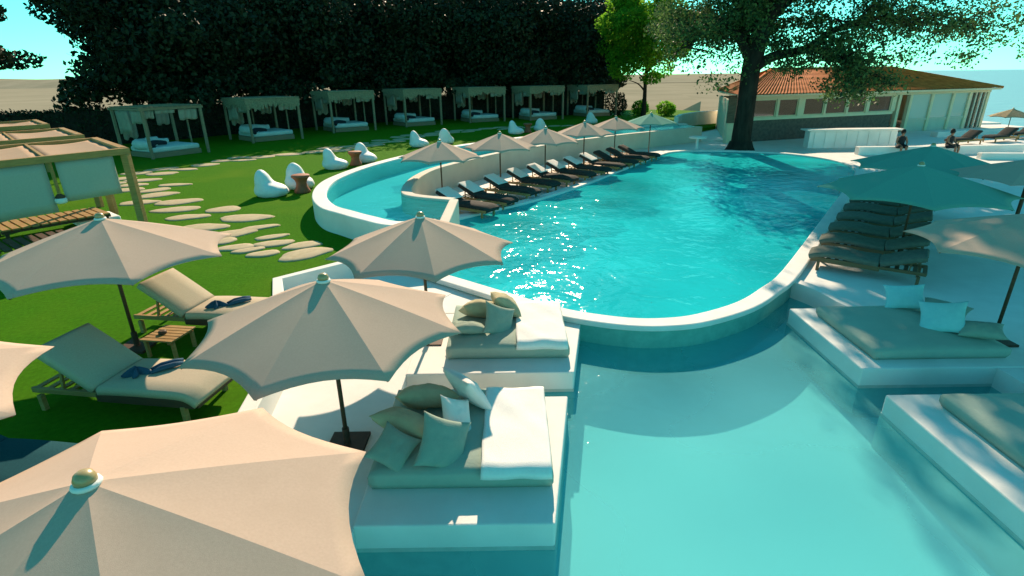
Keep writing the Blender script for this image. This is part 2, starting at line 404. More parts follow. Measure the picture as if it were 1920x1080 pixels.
# walkway left of the daybeds
walk = [(-3.30, -4), (-1.62, -4), (-1.62, 9.9), (-1.1, 10.8), (-1.95, 11.6), (-2.6, 12.5), (-2.7, 12.6), (-3.35, 12.0), (-4.9, 10.5), (-4.02, 8.4), (-3.55, 6.9), (-3.36, 5.6)]
b = MB(); b.prism(walk, -2.1, 0.0); setp(b.build('walkway', M['paving']), kind='structure')
b = MB(); b.prism([(-1.63, 9.9), (-1.4, 9.55), (0.2, 9.45), (-0.2, 10.1), (-1.1, 10.8)], -2.1, -0.006); setp(b.build('walkway', M['paving']), kind='structure')
# retaining wall of the lawn
b = MB(); b.ribbon(beam_line, -0.16, 0.06, -2.1, Z_LAWN + 0.05)
setp(b.build('retaining_wall', M['plaster'], bevel=0.015), 'low white retaining wall edging the lawn beside the walkway', 'wall')
# lower pool
low = [(-1.7, -4), (7.5, -4), (7.5, 8.9), (6.7, 8.9), (6.5, 9.5), (6.35, 10.4), (6.0, 11.05), (5.2, 10.2), (4.4, 9.45), (3.4, 8.9), (2.7, 8.75), (2.0, 8.8), (1.2, 9.1), (0, 9.9), (-1.7, 9.9)]
b = MB(); b.sheet(low, -0.85); setp(b.build('lower_pool_floor', M['pool_pale']), kind='structure')
low_m = water('lower_pool_water', (0.42, 0.90, 0.92), 0.040, 1.5, 0.05, 1.15, 0.35, (0.17, 0.60, 0.64), 0.12)
b = MB(); b.sheet(low, Z_LOW); setp(b.build('lower_pool_water', low_m), kind='structure')
# right terrace
terr = [(6.05, 10.95), (6.22, 10.6), (6.38, 10.1), (6.42, 9.6), (6.6, 9.1), (6.9, 8.9), (7.3, 8.0), (7.3, -4), (40, -4), (40, 46), (30, 46), (14, 36.5), (13.5, 31.2), (15.2, 29.8), (16.1, 27.4), (15.8, 24.9), (14.2, 22.2), (11.78, 18.9), (9.0, 15.08), (6.25, 11.3)]
b = MB(); b.prism(terr, -2.1, 0.003); setp(b.build('terrace', M['paving']), kind='structure')
terr2 = [(12.4, 37.2), (14.0, 36.5), (30, 46), (40, 46), (41, 60), (18, 66), (16.5, 48), (12.2, 40)]
b = MB(); b.prism(terr2, -2.1, 0.12); setp(b.build('terrace', M['paving']), kind='structure')
b = MB(); tl = catmull([(6.02, 10.98), (6.3, 10.35), (6.42, 9.6), (6.62, 9.1), (6.95, 8.85)], 5); b.ribbon(tl, -0.12, 0.1, -2.1, 0.05)
setp(b.build('terrace_kerb', M['plaster'], bevel=0.01), 'thin curved white kerb where the right terrace meets the lower pool', 'kerb')

# ------------------------------------------------------------------ daybed platforms with loose mattresses, pillows, towels
M['wet'] = surf('damp_plaster', (0.50, 0.56, 0.52), (0.40, 0.47, 0.43), 5, 0.35, 0.1, 40, 0.4)
WET = []
def platform(name, x0, x1, y0, y1, label, skew=0.0):
    b = MB()
    WET.append((x0, x1, y0, y1, skew))
    b.prism([(x0, y0), (x1 + skew * 0, y0), (x1 + skew, y1), (x0, y1)], -2.1, 0.02)
    o = b.build(name, M['plaster'], bevel=0.02)
    return setp(o, label, 'platform', 'white masonry daybed platforms standing in the water')

def mattress(x, y, w, d, h, label, rz=0.0, z=0.024):
    bm = bmesh.new()
    bmesh.ops.create_grid(bm, x_segments=2, y_segments=2, size=1); bm.free()
    b = MB(); nx, ny = 18, 18
    vs = []; fs = []
    def prof(u): return 1 - abs(u) ** 14
    top = {}; bot = {}
    rnd = random.Random(int(x * 100) + 5)
    for j in range(ny + 1):
        for i in range(nx + 1):
            u = -1 + 2 * i / nx; v = -1 + 2 * j / ny
            e = max(abs(u), abs(v))
            puff = (1 - abs(u) ** 6) * (1 - abs(v) ** 6)
            zz = h * (0.78 + 0.22 * puff) + 0.012 * noise.noise((u * 2.5 + x, v * 2.5, 0))
            s_ = 0.985
            top[i, j] = len(vs); vs.append((u * w / 2 * s_, v * d / 2 * s_, zz))
    per = [(i, 0) for i in range(nx)] + [(nx, j) for j in range(ny)] + [(i, ny) for i in range(nx, 0, -1)] + [(0, j) for j in range(ny, 0, -1)]
    for j in range(ny):
        for i in range(nx): fs.append((top[i, j], top[i + 1, j], top[i + 1, j + 1], top[i, j + 1]))
    rings = [[top[k] for k in per]]
    for (zz, s_) in ((h * 0.66, 1.0), (h * 0.3, 1.0), (0.0, 0.97)):
        r = []
        for (i, j) in per:
            u = -1 + 2 * i / nx; v = -1 + 2 * j / ny
            r.append(len(vs)); vs.append((u * w / 2 * s_, v * d / 2 * s_, zz))
        rings.append(r)
    L = len(per)
    for a in range(3):
        for k in range(L): fs.append((rings[a][k], rings[a + 1][k], rings[a + 1][(k + 1) % L], rings[a][(k + 1) % L]))
    fs.append(tuple(rings[3]))
    b.add(vs, fs)
    o = b.build('mattress', M['mattress'], smooth=True); o.location = (x, y, z); o.rotation_euler = (0, 0, rz)
    return setp(o, label, 'mattress', 'sage mattresses on the daybed platforms')

def pillow_mesh(w, h, t, seed=0, n=20, pinch=0.13):
    vs = []; fs = []
    for s_ in (1, -1):
        for j in range(n + 1):
            for i in range(n + 1):
                u = -1 + 2 * i / n; v = -1 + 2 * j / n
                x = u * (1 - pinch * (1 - v * v)); y = v * (1 - pinch * (1 - u * u))
                k = max(0.0, (1 - u * u) * (1 - v * v)) ** 0.42
                wr = (0.20 * noise.noise((u * 1.8 + seed, v * 1.8 - seed, s_ * 3)) + 0.13 * noise.noise((u * 4.5 + seed * 2, v * 3.2, s_ * 5))) * k
                vs.append((x * w / 2, y * h / 2, s_ * t / 2 * (k * (1 + wr) + 0.03)))
    m = (n + 1) ** 2
    for a in (0, 1):
        for j in range(n):
            for i in range(n):
                q = (a * m + j * (n + 1) + i, a * m + j * (n + 1) + i + 1, a * m + (j + 1) * (n + 1) + i + 1, a * m + (j + 1) * (n + 1) + i)
                fs.append(q if a == 0 else tuple(reversed(q)))
    per = [(i, 0) for i in range(n)] + [(n, j) for j in range(n)] + [(i, n) for i in range(n, 0, -1)] + [(0, j) for j in range(n, 0, -1)]
    idx = [j * (n + 1) + i for i, j in per]
    for k in range(len(idx)):
        a, c = idx[k], idx[(k + 1) % len(idx)]
        fs.append((a, a + m, c + m, c))
    return vs, fs

def pillow(loc, w, h, t, rot, mat, label, seed=1, group=None, cat='pillow', name='pillow'):
    b = MB(); b.add(*pillow_mesh(w, h, t, seed))
    o = b.build(name, mat, smooth=True)
    o.location = loc; o.rotation_euler = tuple(R(a) for a in rot)
    return setp(o, label, cat, group)

def towel_sheet(x0, x1, y0, y1, ztop, label, drop=0.1, seed=0, th=0.03, group=None, rz=0.0):
    """towel folded over the front (y0) edge, lying on a mattress"""
    nx, ny = 22, 28; vs = []; fs = []
    wx, wy = x1 - x0, y1 - y0
    for j in range(ny + 1):
        for i in range(nx + 1):
            u = i / nx; v = j / ny
            s_ = v * (wy + drop) - drop
            x = x0 + wx * u; 
            if s_ < 0: y = y0 - 0.03 - 0.01 * math.sin(u * 9); z = ztop + s_
            else: y = y0 + s_; z = ztop + 0.012 * noise.noise((u * 3 + seed, v * 4, seed)) + 0.02 * max(0, noise.noise((u * 2.2 + v * 3.5 + seed, 0, 4))) 
            x += 0.012 * noise.noise((v * 5, seed, u)) ; y += 0.012 * noise.noise((u * 4, seed + 3, 0))
            vs.append((x, y, z))
    for j in range(ny):
        for i in range(nx):
            a = j * (nx + 1) + i; fs.append((a, a + 1, a + nx + 2, a + nx + 1))
    b = MB(); b.add(vs, fs)
    o = b.build('towel', M['towel'], smooth=True)
    so = o.modifiers.new('thick', 'SOLIDIFY'); so.thickness = th; so.offset = 1
    return setp(o, label, 'towel', group)

PL = [platform('daybed_platform', -1.63, 0.92, 7.2, 9.45, 'square white daybed platform in the water, touching the main pool rim', 0.4),
      platform('daybed_platform', -1.63, 0.40, 4.22, 6.55, 'square white daybed platform nearest the camera on the left side, beside the brown parasol base', 0.36),
      platform('daybed_platform', 5.26, 7.75, 7.18, 9.47, 'white daybed platform on the right holding two aqua pillows', 0.0),
      platform('daybed_platform', 5.15, 7.9, 4.0, 6.47, 'white daybed platform cut off by the right edge of the photo', 0.1)]
for o_, (x0, x1, y0, y1, sk) in zip(PL, WET):
    b = MB(); b.prism([(x0 - .003, y0 - .003), (x1 + .003, y0 - .003), (x1 + sk + .003, y1 + .003), (x0 - .003, y1 + .003)], -0.9, Z_LOW + 0.05)
    b.build('waterline', M['wet'], o_)
mattress(-0.08, 8.5, 1.95, 1.75, 0.26, 'sage mattress on the daybed platform touching the main pool rim')
mattress(-0.58, 5.58, 2.0, 1.72, 0.26, 'sage mattress on the left daybed platform nearest the camera')
mattress(6.62, 8.28, 2.1, 1.72, 0.22, 'sage mattress under two aqua pillows on the right')
mattress(6.72, 5.3, 2.1, 1.8, 0.22, 'sage mattress on the platform cut off by the right edge, sunlit in a patch')
towel_sheet(-0.36, 0.40, 4.72, 6.30, 0.29, 'white towel spread on the mattress nearest the camera', 0.09, 1)
towel_sheet(0.06, 0.86, 7.66, 9.25, 0.29, 'white towel spread on the mattress by the main pool rim', 0.09, 5)
TP = 'pillows piled on the left daybeds'
# nearer daybed
pillow((-1.10, 5.95, 0.42), 0.78, 0.52, 0.30, (-32, 8, 12), M['pillow_tan'], 'larger khaki pillow at the back of the nearer left daybed pile', 2, TP)
pillow((-1.28, 5.42, 0.40), 0.72, 0.50, 0.28, (-25, 12, -18), M['pillow_tan'], 'crumpled khaki pillow at the left of the nearer daybed pile', 3, TP)
pillow((-0.58, 5.95, 0.52), 0.60, 0.60, 0.22, (58, 4, 128), M['pillow_white'], 'white square pillow standing upright at the back of the nearer daybed pile', 4, TP)
pillow((-0.68, 5.48, 0.45), 0.46, 0.46, 0.16, (50, 30, 40), M['pillow_white'], 'pinkish white pillow leaning in the middle of the nearer daybed pile', 5, TP)
pillow((-0.78, 5.0, 0.42), 0.60, 0.60, 0.14, (48, 28, 18), M['pillow_sage'], 'sage square pillow with pointed corners at the front of the nearer daybed pile', 6, TP)
pillow((-1.34, 4.98, 0.38), 0.46, 0.46, 0.14, (30, 20, -20), M['pillow_sage'], 'small sage pillow at the front left corner of the nearer daybed pile', 7, TP)
# farther daybed
pillow((-0.55, 8.72, 0.42), 0.70, 0.50, 0.30, (-30, 8, 14), M['pillow_tan'], 'crumpled khaki pillow at the left of the daybed pile beside the pool rim', 8, TP)
pillow((-0.12, 8.82, 0.46), 0.66, 0.56, 0.30, (40, 12, 100), M['pillow_tan'], 'rounded khaki pillow at the back of the daybed pile beside the pool rim', 9, TP)
pillow((-0.22, 8.22, 0.42), 0.58, 0.58, 0.14, (50, 26, 22), M['pillow_sage'], 'sage square pillow at the front of the daybed pile beside the pool rim', 10, TP)
pillow((-0.72, 8.15, 0.34), 0.60, 0.50, 0.20, (-12, 8, 10), M['pillow_sage'], 'flat sage pillow at the left front of the daybed pile beside the pool rim', 11, TP)
# right
pillow((7.02, 9.0, 0.42), 0.62, 0.52, 0.18, (42, -12, -32), M['pillow_aqua'], 'aqua pillow behind the other on the right daybed', 12)
pillow((7.05, 8.12, 0.42), 0.66, 0.60, 0.17, (44, -14, -40), M['pillow_aqua'], 'larger aqua pillow at the front of the right daybed', 13)
pillow((7.40, 7.75, 0.36), 0.62, 0.40, 0.20, (14, -6, -30), M['pillow_sage'], 'sage bolster lying behind the larger aqua pillow on the right daybed', 14)
pillow((7.42, 8.55, 0.36), 0.70, 0.42, 0.22, (20, 0, -50), M['pillow_sage'], 'sage pillow between the two aqua pillows on the right daybed', 15)

# ------------------------------------------------------------------ parasols
def canopy_mb(Rr, apex, tip, a0=R(37), n=8, ns=10, na=8, scal=0.078):
    vs = [(0, 0, apex)]; fs = []
    for i in range(1, ns + 1):
        s_ = i / ns
        for k in range(n):
            for j in range(na):
                t = j / na; a = a0 + 2 * math.pi * (k + t) / n
                off = (t - 0.5) * 2 * math.pi / n
                w = 4 * t * (1 - t)
                se = s_ * (1 - scal * w * s_ * s_)
                aa, ab = a0 + 2 * math.pi * k / n, a0 + 2 * math.pi * (k + 1) / n
                x = Rr * se * ((1 - t) * math.cos(aa) + t * math.cos(ab)); y = Rr * se * ((1 - t) * math.sin(aa) + t * math.sin(ab))
                z = apex + (tip - apex) * se - 0.03 * w * se * (1.15 - se) + 0.012 * math.sin(math.pi * se)
                vs.append((x, y, z))
    m = n * na
    for k in range(m): fs.append((0, 1 + k, 1 + (k + 1) % m))
    for i in range(ns - 1):
        for k in range(m):
            a, c = 1 + i * m + k, 1 + i * m + (k + 1) % m
            fs.append((a, a + m, c + m, c))
    b = MB(); b.add(vs, fs); return b

def parasol(name, label, loc, apex=2.12, drop=0.46, Rr=1.5, mat=None, polemat=None, a0=R(37), lean=(0, 0), group=None, base=True):
    t = thing(name, label, 'parasol', loc, 0, group)
    lx, ly = lean
    c = canopy_mb(Rr, apex, apex - drop, a0).build('canopy', mat or M['canopy'], t, smooth=False)
    c.location = (lx, ly, 0)
    me = c.data; me.polygons.foreach_set('use_smooth', [True] * len(me.polygons))
    sh = me.attributes.new('sharp_edge', 'BOOLEAN', 'EDGE')
    for e in me.edges:
        a_, b_ = e.vertices
        if all(v == 0 or (v - 1) % 8 == 0 for v in (a_, b_)): sh.data[e.index].value = True
    so = c.modifiers.new('thick', 'SOLIDIFY'); so.thickness = 0.006
    b = MB(); b.tube([(0, 0, 0.02), (lx, ly, apex - 0.03)], 0.026, 12); b.build('pole', polemat or M['pole'], t, smooth=True)
    b = MB(); b.lathe([(0.058, 0.004), (0.058, 0.03), (0.048, 0.055), (0.028, 0.07), (0.008, 0.074)], 16, (lx, ly, apex))
    fi = b.build('finial', M['metal'], t, smooth=True)
    b = MB(); b.lathe([(0.07, -0.025), (0.078, -0.012), (0.07, 0.004), (0.05, 0.005)], 16, (lx, ly, apex)); b.build('collar', M['plaster'], fi, smooth=True)
    b = MB(); b.lathe([(0.05, 0), (0.055, 0.02), (0.05, 0.09), (0.03, 0.1)], 12, (lx * .85, ly * .85, apex - 0.42)); b.build('hub', polemat or M['pole'], t, smooth=True)
    for k in range(8):
        a = a0 + 2 * math.pi * k / 8
        d = Vector((math.cos(a), math.sin(a), 0))
        rb = MB()
        p0 = Vector((lx, ly, apex - 0.05)) + d * 0.04; p1 = Vector((lx, ly, apex - drop * 0.985 - 0.018)) + d * Rr * 0.985
        rb.bar(p0, p1, 0.018, 0.02)
        r_ = rb.build('rib', polemat or M['pole'], t)
        sb = MB(); sb.bar(Vector((lx * .85, ly * .85, apex - 0.36)) + d * 0.05, p0.lerp(p1, 0.5) - Vector((0, 0, 0.015)), 0.014, 0.014)
        sb.build('strut', polemat or M['pole'], r_)
    if base:
        b = MB(); b.box((0, 0, 0.02), (0.46, 0.46, 0.04)); b.tube([(0, 0, 0.03), (0, 0, 0.26)], 0.042, 12)
        b.build('base_plate', M['base'], t, bevel=0.006)
    return t

PG = 'beige eight-ribbed parasols around the near daybeds and lawn'
parasol('parasol', 'large beige parasol nearest the camera with a brass finial, at the lower left', (-2.38, 2.44, 0), 2.13, 0.56, 1.58, group=PG, a0=R(37))
parasol('parasol', 'beige parasol on the lawn between the pergolas and the two visible sun loungers', (-5.82, 7.58, Z_LAWN), 2.05, 0.56, 1.66, group=PG, a0=R(42))
parasol('parasol', 'beige parasol whose pole stands in a brown plate beside the nearer left daybed', (-2.04, 5.54, 0), 2.17, 0.56, 1.50, group=PG, a0=R(37))
parasol('parasol', 'beige parasol beside the farther left daybed, its canopy overlapping the main pool corner', (-1.42, 8.36, 0), 2.17, 0.56, 1.50, group=PG, a0=R(15), polemat=M['dark_wood'])
parasol('parasol', 'beige parasol cut off by the left edge of the photo above a shaded lounger', (-5.15, 3.2, Z_LAWN), 2.13, 0.5, 1.58, group=PG, a0=R(5))
parasol('parasol', 'beige parasol half cut off by the right edge, behind the daybed with aqua pillows', (7.95, 8.05, 0), 2.2, 0.5, 1.55, group=PG, a0=R(10), lean=(-0.15, -0.15))

FAR = [(-2.38, 18.95), (-0.39, 21.5), (1.47, 23.3), (3.45, 26.1), (5.4, 28.9)]
ordn = ['first', 'second', 'third', 'fourth', 'fifth', 'sixth']
pp = None
for i, (x, y) in enumerate(FAR):
    lb = 'beige parasol over the poolside loungers, %s from the near end of the row' % ordn[i]
    if pp is None: pp = parasol('parasol', lb, (x, y, 0), 2.17, 0.55, 1.5, group='parasols along the row of poolside loungers', base=False)
    else: dup(pp, (x, y, 0), R(11 * i), lb)
tealg = 'parasol'
parasol('parasol', 'beige parasol, its shade painted teal grey, at the far end of the poolside lounger row', (7.8, 31.4, 0), 2.17, 0.55, 1.6, M['canopy_teal'], base=False, a0=R(10))  # shade of this beige canopy is put into its teal colour
parasol('parasol', 'nearer of two overlapping teal parasols over the grey loungers on the right', (9.3, 12.45, 0), 2.2, 0.62, 2.0, M['canopy_teal'], a0=R(20))
parasol('parasol', 'farther of two overlapping teal parasols on the right, behind the grey loungers', (12.0, 15.8, 0), 2.2, 0.6, 2.0, M['canopy_teal'], a0=R(0))
parasol('parasol', 'small straw coloured beach parasol at the far right by the sea', (38.0, 43.0, -0.6), 2.0, 0.6, 1.5, M['thatch'], base=False)
parasol('parasol', 'pale parasol top showing above the fifth canopied daybed under the dark trees', (-1.75, 56.0, 0.3), 3.3, 0.7, 1.7, M['thatch'], base=False)
# ------------------------------------------------------------------ loungers
def slab(prof_top, th, w, ny=2, wav=0.0, seed=0):
    """cushion swept along a side profile [(x,z)] with thickness th and width w"""
    P_ = catmull(prof_top, 5); n = len(P_); vs = []; fs = []
    cols = [(-w / 2, 0.75), (-w / 2 + 0.03, 1.0), (-w / 6, 1.0 + wav), (w / 6, 1.0 + wav), (w / 2 - 0.03, 1.0), (w / 2, 0.75)]
    nc = len(cols)
    for i, (x, z) in enumerate(P_):
        a = P_[max(i - 1, 0)]; c = P_[min(i + 1, n - 1)]
        dx, dz = c[0] - a[0], c[1] - a[1]; l = math.hypot(dx, dz); nx, nz = -dz / l, dx / l
        if nz < 0: nx, nz = -nx, -nz
        for (y, k) in cols: 
            kk = k + (wav * 0.5 * noise.noise((x * 3 + seed, y * 4, seed)) if wav else 0)
            vs.append((x + nx * (kk - 1) * th, y, z + nz * (kk - 1) * th))
        for (y, k) in cols: vs.append((x - nx * th, y, z - nz * th))
    r = 2 * nc
    for i in range(n - 1):
        for k in range(nc - 1):
            fs.append((i * r + k, i * r + k + 1, (i + 1) * r + k + 1, (i + 1) * r + k))
            fs.append((i * r + nc + k + 1, i * r + nc + k, (i + 1) * r + nc + k, (i + 1) * r + nc + k + 1))
        fs.append((i * r, (i + 1) * r, (i + 1) * r + nc, i * r + nc))
        fs.append((i * r + nc - 1, i * r + r - 1, (i + 1) * r + r - 1, (i + 1) * r + nc - 1))
    for i in (0, n - 1):
        f = [i * r + k for k in range(nc)] + [i * r + nc + k for k in reversed(range(nc))]
        fs.append(tuple(f))
    b = MB(); b.add(vs, fs); return b

def lounger(name, label, loc, rz, cush, frame, back=0.5, w=0.72, group=None, puff=0.1, droop=0.07, wavy=False, xh=-1.28, rail=0.09, rails=None):
    t = thing(name, label, 'sun lounger', loc, rz, group)
    zt = 0.42
    bx, bz = -0.3 - 0.82 * math.cos(back), zt + 0.82 * math.sin(back)
    seat = [(1.05, zt - droop * 1.3), (0.85, zt - 0.01), (0.4, zt), (0.0, zt - 0.005), (-0.3, zt - 0.02)]
    if wavy: seat = [(1.05, zt - 0.08), (0.85, zt - 0.01), (0.45, zt + 0.02), (0.05, zt - 0.02), (-0.3, zt - 0.02)]
    s_ = slab(seat, 0.1, w, wav=puff).build('seat_cushion', cush, t, smooth=True, bevel=0)
    bp2 = [(-0.31, zt - 0.02), (-0.31 + (bx + 0.3) * 0.5, zt + (bz - zt) * 0.5), (bx, bz)]
    slab(bp2, 0.1, w, wav=puff, seed=3).build('back_cushion', cush, t, smooth=True)
    f = MB()
    for sy in (-1, 1):
        if rails is None: f.bar((xh, sy * (w / 2 - 0.02), 0.26), (1.0, sy * (w / 2 - 0.02), 0.26), 0.045, rail)
        else: f.bar((xh, sy * (w / 2 - 0.06), 0.27), (-0.3, sy * (w / 2 - 0.06), 0.27), 0.045, 0.07)
    for x in [xh + 0.03] + [xh + 0.2 + 0.16 * k for k in range(int((0.9 - xh) / 0.16))]:
        f.bar((x, -w / 2 + 0.045, 0.275), (x, w / 2 - 0.045, 0.275), 0.08, 0.02)
    f.build('frame', frame, t, bevel=0.006)
    if rails is not None:
        f = MB()
        for sy in (-1, 1): f.bar((-0.34, sy * (w / 2 - 0.035), 0.25), (0.98, sy * (w / 2 - 0.035), 0.255), 0.05, 0.11)
        f.bar((0.97, -w / 2 + 0.06, 0.25), (0.97, w / 2 - 0.06, 0.25), 0.05, 0.14)
        f.build('side_rails', rails, t, bevel=0.01)
    g = MB()
    for sy in (-1, 1):
        g.bar((-0.33, sy * (w / 2 - 0.08), 0.30), (bx, sy * (w / 2 - 0.08), bz - 0.115), 0.035, 0.035)
        g.bar((-0.85, sy * (w / 2 - 0.08), 0.29), (-0.3 + (bx + 0.3) * .72, sy * (w / 2 - 0.08), zt + (bz - zt) * .72 - 0.12), 0.03, 0.03)
    g.build('back_frame', frame, t)
    for x in (xh + 0.12, 0.82):
        for sy in (-1, 1):
            l = MB(); l.box((x, sy * (w / 2 - 0.03), 0.11), (0.06, 0.06, 0.22)); l.build('leg', frame, t, bevel=0.005)
    return t

LZ = Z_LAWN
lounger('sun_lounger', 'taupe cushioned teak lounger nearest the lower left, two dark blue cloths on its seat', (-4.70, 6.06, LZ), R(-9), M['cushion'], M['teak'], 0.60, puff=0.04, w=0.78, rails=M['dark_wood'], droop=0.09)
lounger('sun_lounger', 'taupe cushioned teak lounger on the lawn partly hidden by the middle parasol', (-4.85, 8.28, LZ), R(-9), M['cushion'], M['teak'], 0.60, puff=0.04, w=0.78, rails=M['dark_wood'], droop=0.09)
lounger('sun_lounger', 'taupe lounger, its shade painted dark teal, between the lawn parasols at the lower left edge', (-5.05, 4.35, LZ), R(-9), M['cushion_shaded'], M['teak'], 0.35, puff=0.04, w=0.78, rails=M['dark_wood'], droop=0.09)

def cloth_items(x, y, z, rz, lab1, lab2):
    # knotted cloth (star-like lump) and a rolled pair beside it
    b = MB(); vs = []; n = 40
    prof = [(0.0, 0.09), (0.35, 0.085), (0.7, 0.05), (1.0, 0.012), (0.95, 0.0)]
    for r_, zz in prof:
        for k in range(n):
            a = 2 * math.pi * k / n
            rr = r_ * (0.105 + 0.05 * math.cos(5 * a + 0.6) + 0.02 * math.cos(3 * a))
            vs.append((rr * math.cos(a) * 1.2, rr * math.sin(a), zz + 0.012 * math.sin(4 * a)))
    fs = [(i * n + k, i * n + (k + 1) % n, (i + 1) * n + (k + 1) % n, (i + 1) * n + k) for i in range(4) for k in range(n)]
    b.add(vs, fs); o = b.build('cloth', M['navy'], smooth=True); o.location = (x, y, z); o.rotation_euler = (0, 0, rz)
    setp(o, lab1, 'cloth')
    b = MB()
    for dy in (-0.045, 0.05):
        b.tube([(0.0, dy, 0.02), (0.12, dy + 0.01, 0.045), (0.26, dy + 0.03, 0.045), (0.36, dy + 0.06, 0.03)], [0.02, 0.035, 0.035, 0.022], 10)
    o = b.build('rolled_cloth', M['navy'], smooth=True); o.location = (x + 0.16 * math.cos(rz), y + 0.16 * math.sin(rz), z); o.rotation_euler = (0, 0, rz + 0.4)
    setp(o, lab2, 'cloth')
cloth_items(-4.72, 6.02, LZ + 0.42, R(8), 'dark blue knotted cloth on the nearest taupe lounger', 'pair of dark blue rolls beside the knotted cloth on the nearest taupe lounger')
cloth_items(-4.80, 8.18, LZ + 0.42, R(8), 'dark blue knotted cloth on the farther taupe lounger', 'pair of dark blue rolls on the farther taupe lounger, half hidden by the parasol')

# low slatted table on the lawn
t = thing('side_table', 'low slatted teak table between the two lawn loungers by the parasol pole', 'side table', (-5.18, 7.42, LZ), R(-9))
b = MB()
for k in range(6): b.box((0, -0.225 + 0.09 * k, 0.30), (0.52, 0.075, 0.025))
b.build('table_top', M['teak'], t, bevel=0.004)
b = MB()
for sx in (-1, 1): b.box((sx * 0.2, 0, 0.272), (0.04, 0.5, 0.03))
b.build('apron', M['teak'], t)
for sx in (-1, 1):
    for sy in (-1, 1):
        b = MB(); b.box((sx * 0.22, sy * 0.2, 0.13), (0.045, 0.045, 0.26)); b.build('leg', M['teak'], t)
b = MB(); b.lathe([(0.02, 0), (0.055, 0.0), (0.06, 0.03), (0.045, 0.05), (0.03, 0.05)], 14)
o = b.build('ashtray', M['dark_wood'], smooth=True); o.location = (-5.25, 7.40, LZ + 0.313); setp(o, 'small dark dish on the slatted teak table', 'dish')

# dark loungers along the pool deck
DP = [(-1.89, 17.8), (-1.25, 18.9), (-0.42, 20.3), (0.42, 21.7), (1.25, 22.8), (2.1, 23.75), (2.95, 24.85), (3.8, 25.95), (4.6, 27.05), (5.4, 28.15), (6.2, 29.2)]
ords = ['first', 'second', 'third', 'fourth', 'fifth', 'sixth', 'seventh', 'eighth', 'ninth', 'tenth', 'eleventh']
proto = None; RZ = R(-36)
for i, (hx, hy) in enumerate(DP):
    x, y = hx + 0.5, hy - 0.36
    lb = 'dark lounger, %s from the near end of the poolside row, %s' % (ords[i], 'white towel on back' if i < 8 else 'no towel')
    if proto is None: proto = lounger('sun_lounger', lb, (x, y, 0), RZ, M['cushion_dark'], M['teak'], 0.38, group='dark loungers in a row along the pool', puff=0.14, w=0.66, xh=-1.15)
    else: dup(proto, (x, y, 0), RZ, lb)
    if i < 8:
        zt = 0.42; cb, sb_ = math.cos(0.38), math.sin(0.38)
        pr = [(-0.3 - cb * q - sb_ * h, zt + sb_ * q + cb * h) for q, h in ((0.1, .055), (.4, .055), (.76, .05), (.86, .03), (.88, -.08))]
        o = slab(pr, 0.02, 0.6).build('towel', M['towel'], smooth=True); o.location = (x, y, 0); o.rotation_euler = (0, 0, RZ)
        setp(o, 'white towel over the back of the %s poolside lounger from the near end' % ords[i], 'towel', 'white towels on the poolside loungers')
tb = None
for i in range(8):
    a, c = DP[i], DP[i + 1]
    x, y = (a[0] + c[0]) / 2 + 0.55, (a[1] + c[1]) / 2 - 0.32
    lb = 'small teak table between the %s and %s poolside loungers' % (ords[i], ords[i + 1])
    if tb is None:
        tb = thing('side_table', lb, 'side table', (x, y, 0), RZ, 'small tables between poolside loungers')
        b = MB()
        for k in range(4): b.box((0, -0.12 + 0.08 * k, 0.33), (0.34, 0.068, 0.025))
        b.build('table_top', M['teak'], tb)
        for sx in (-1, 1):
            for sy in (-1, 1):
                b = MB(); b.box((sx * 0.13, sy * 0.11, 0.16), (0.035, 0.035, 0.32)); b.build('leg', M['teak'], tb)
    else: dup(tb, (x, y, 0), RZ, lb)

# grey loungers on the right terrace
proto = None; RZ2 = R(143)
for i in range(6):
    fx, fy = 6.98 + 0.6 * 1.38 * i, 12.02 + 0.8 * 1.38 * i
    x, y = fx + 1.0 * 0.8, fy - 1.0 * 0.6
    lb = 'grey green cushioned low lounger on the right terrace, %s from the near end' % ords[i]
    if proto is None: proto = lounger('sun_lounger', lb, (x, y, 0.003), RZ2, M['cushion_grey'], M['brown_wood'], 0.30, group='grey green loungers on the right terrace', puff=0.30, w=0.74, droop=0.02, xh=-1.15, wavy=True, rails=M['brown_wood'])
    else: dup(proto, (x, y, 0.003), RZ2, lb)

# ------------------------------------------------------------------ bean bags and hourglass stools
def beanbag_mb(seed):
    n = 28; vs = []; fs = []
    rings = [(0.0, 0, 0.36, 0.36), (0.03, 0.02, 0.50, 0.46), (0.16, 0.03, 0.60, 0.52), (0.30, 0.01, 0.57, 0.50), (0.40, -0.06, 0.47, 0.44), (0.48, -0.17, 0.34, 0.39), (0.60, -0.22, 0.28, 0.35), (0.74, -0.25, 0.23, 0.29), (0.86, -0.27, 0.165, 0.20), (0.93, -0.28, 0.09, 0.11), (0.96, -0.28, 0.03, 0.03)]
    rings = catmull(rings, 3)
    for (z, cx, rx, ry) in rings:
        for k in range(n):
            a = 2 * math.pi * k / n
            w = 1 + 0.07 * noise.noise((math.cos(a) * 2 + seed, math.sin(a) * 2, z * 5)) + 0.05 * noise.noise((math.cos(a) * 6, math.sin(a) * 6 + seed, z * 3))
            vs.append((cx + rx * w * math.cos(a), ry * w * math.sin(a), z))
    for i in range(len(rings) - 1):
        for k in range(n): fs.append((i * n + k, i * n + (k + 1) % n, (i + 1) * n + (k + 1) % n, (i + 1) * n + k))
    fs.append(tuple(reversed(range(n)))); m = (len(rings) - 1) * n; fs.append(tuple(range(m, m + n)))
    b = MB(); b.add(vs, fs); return b
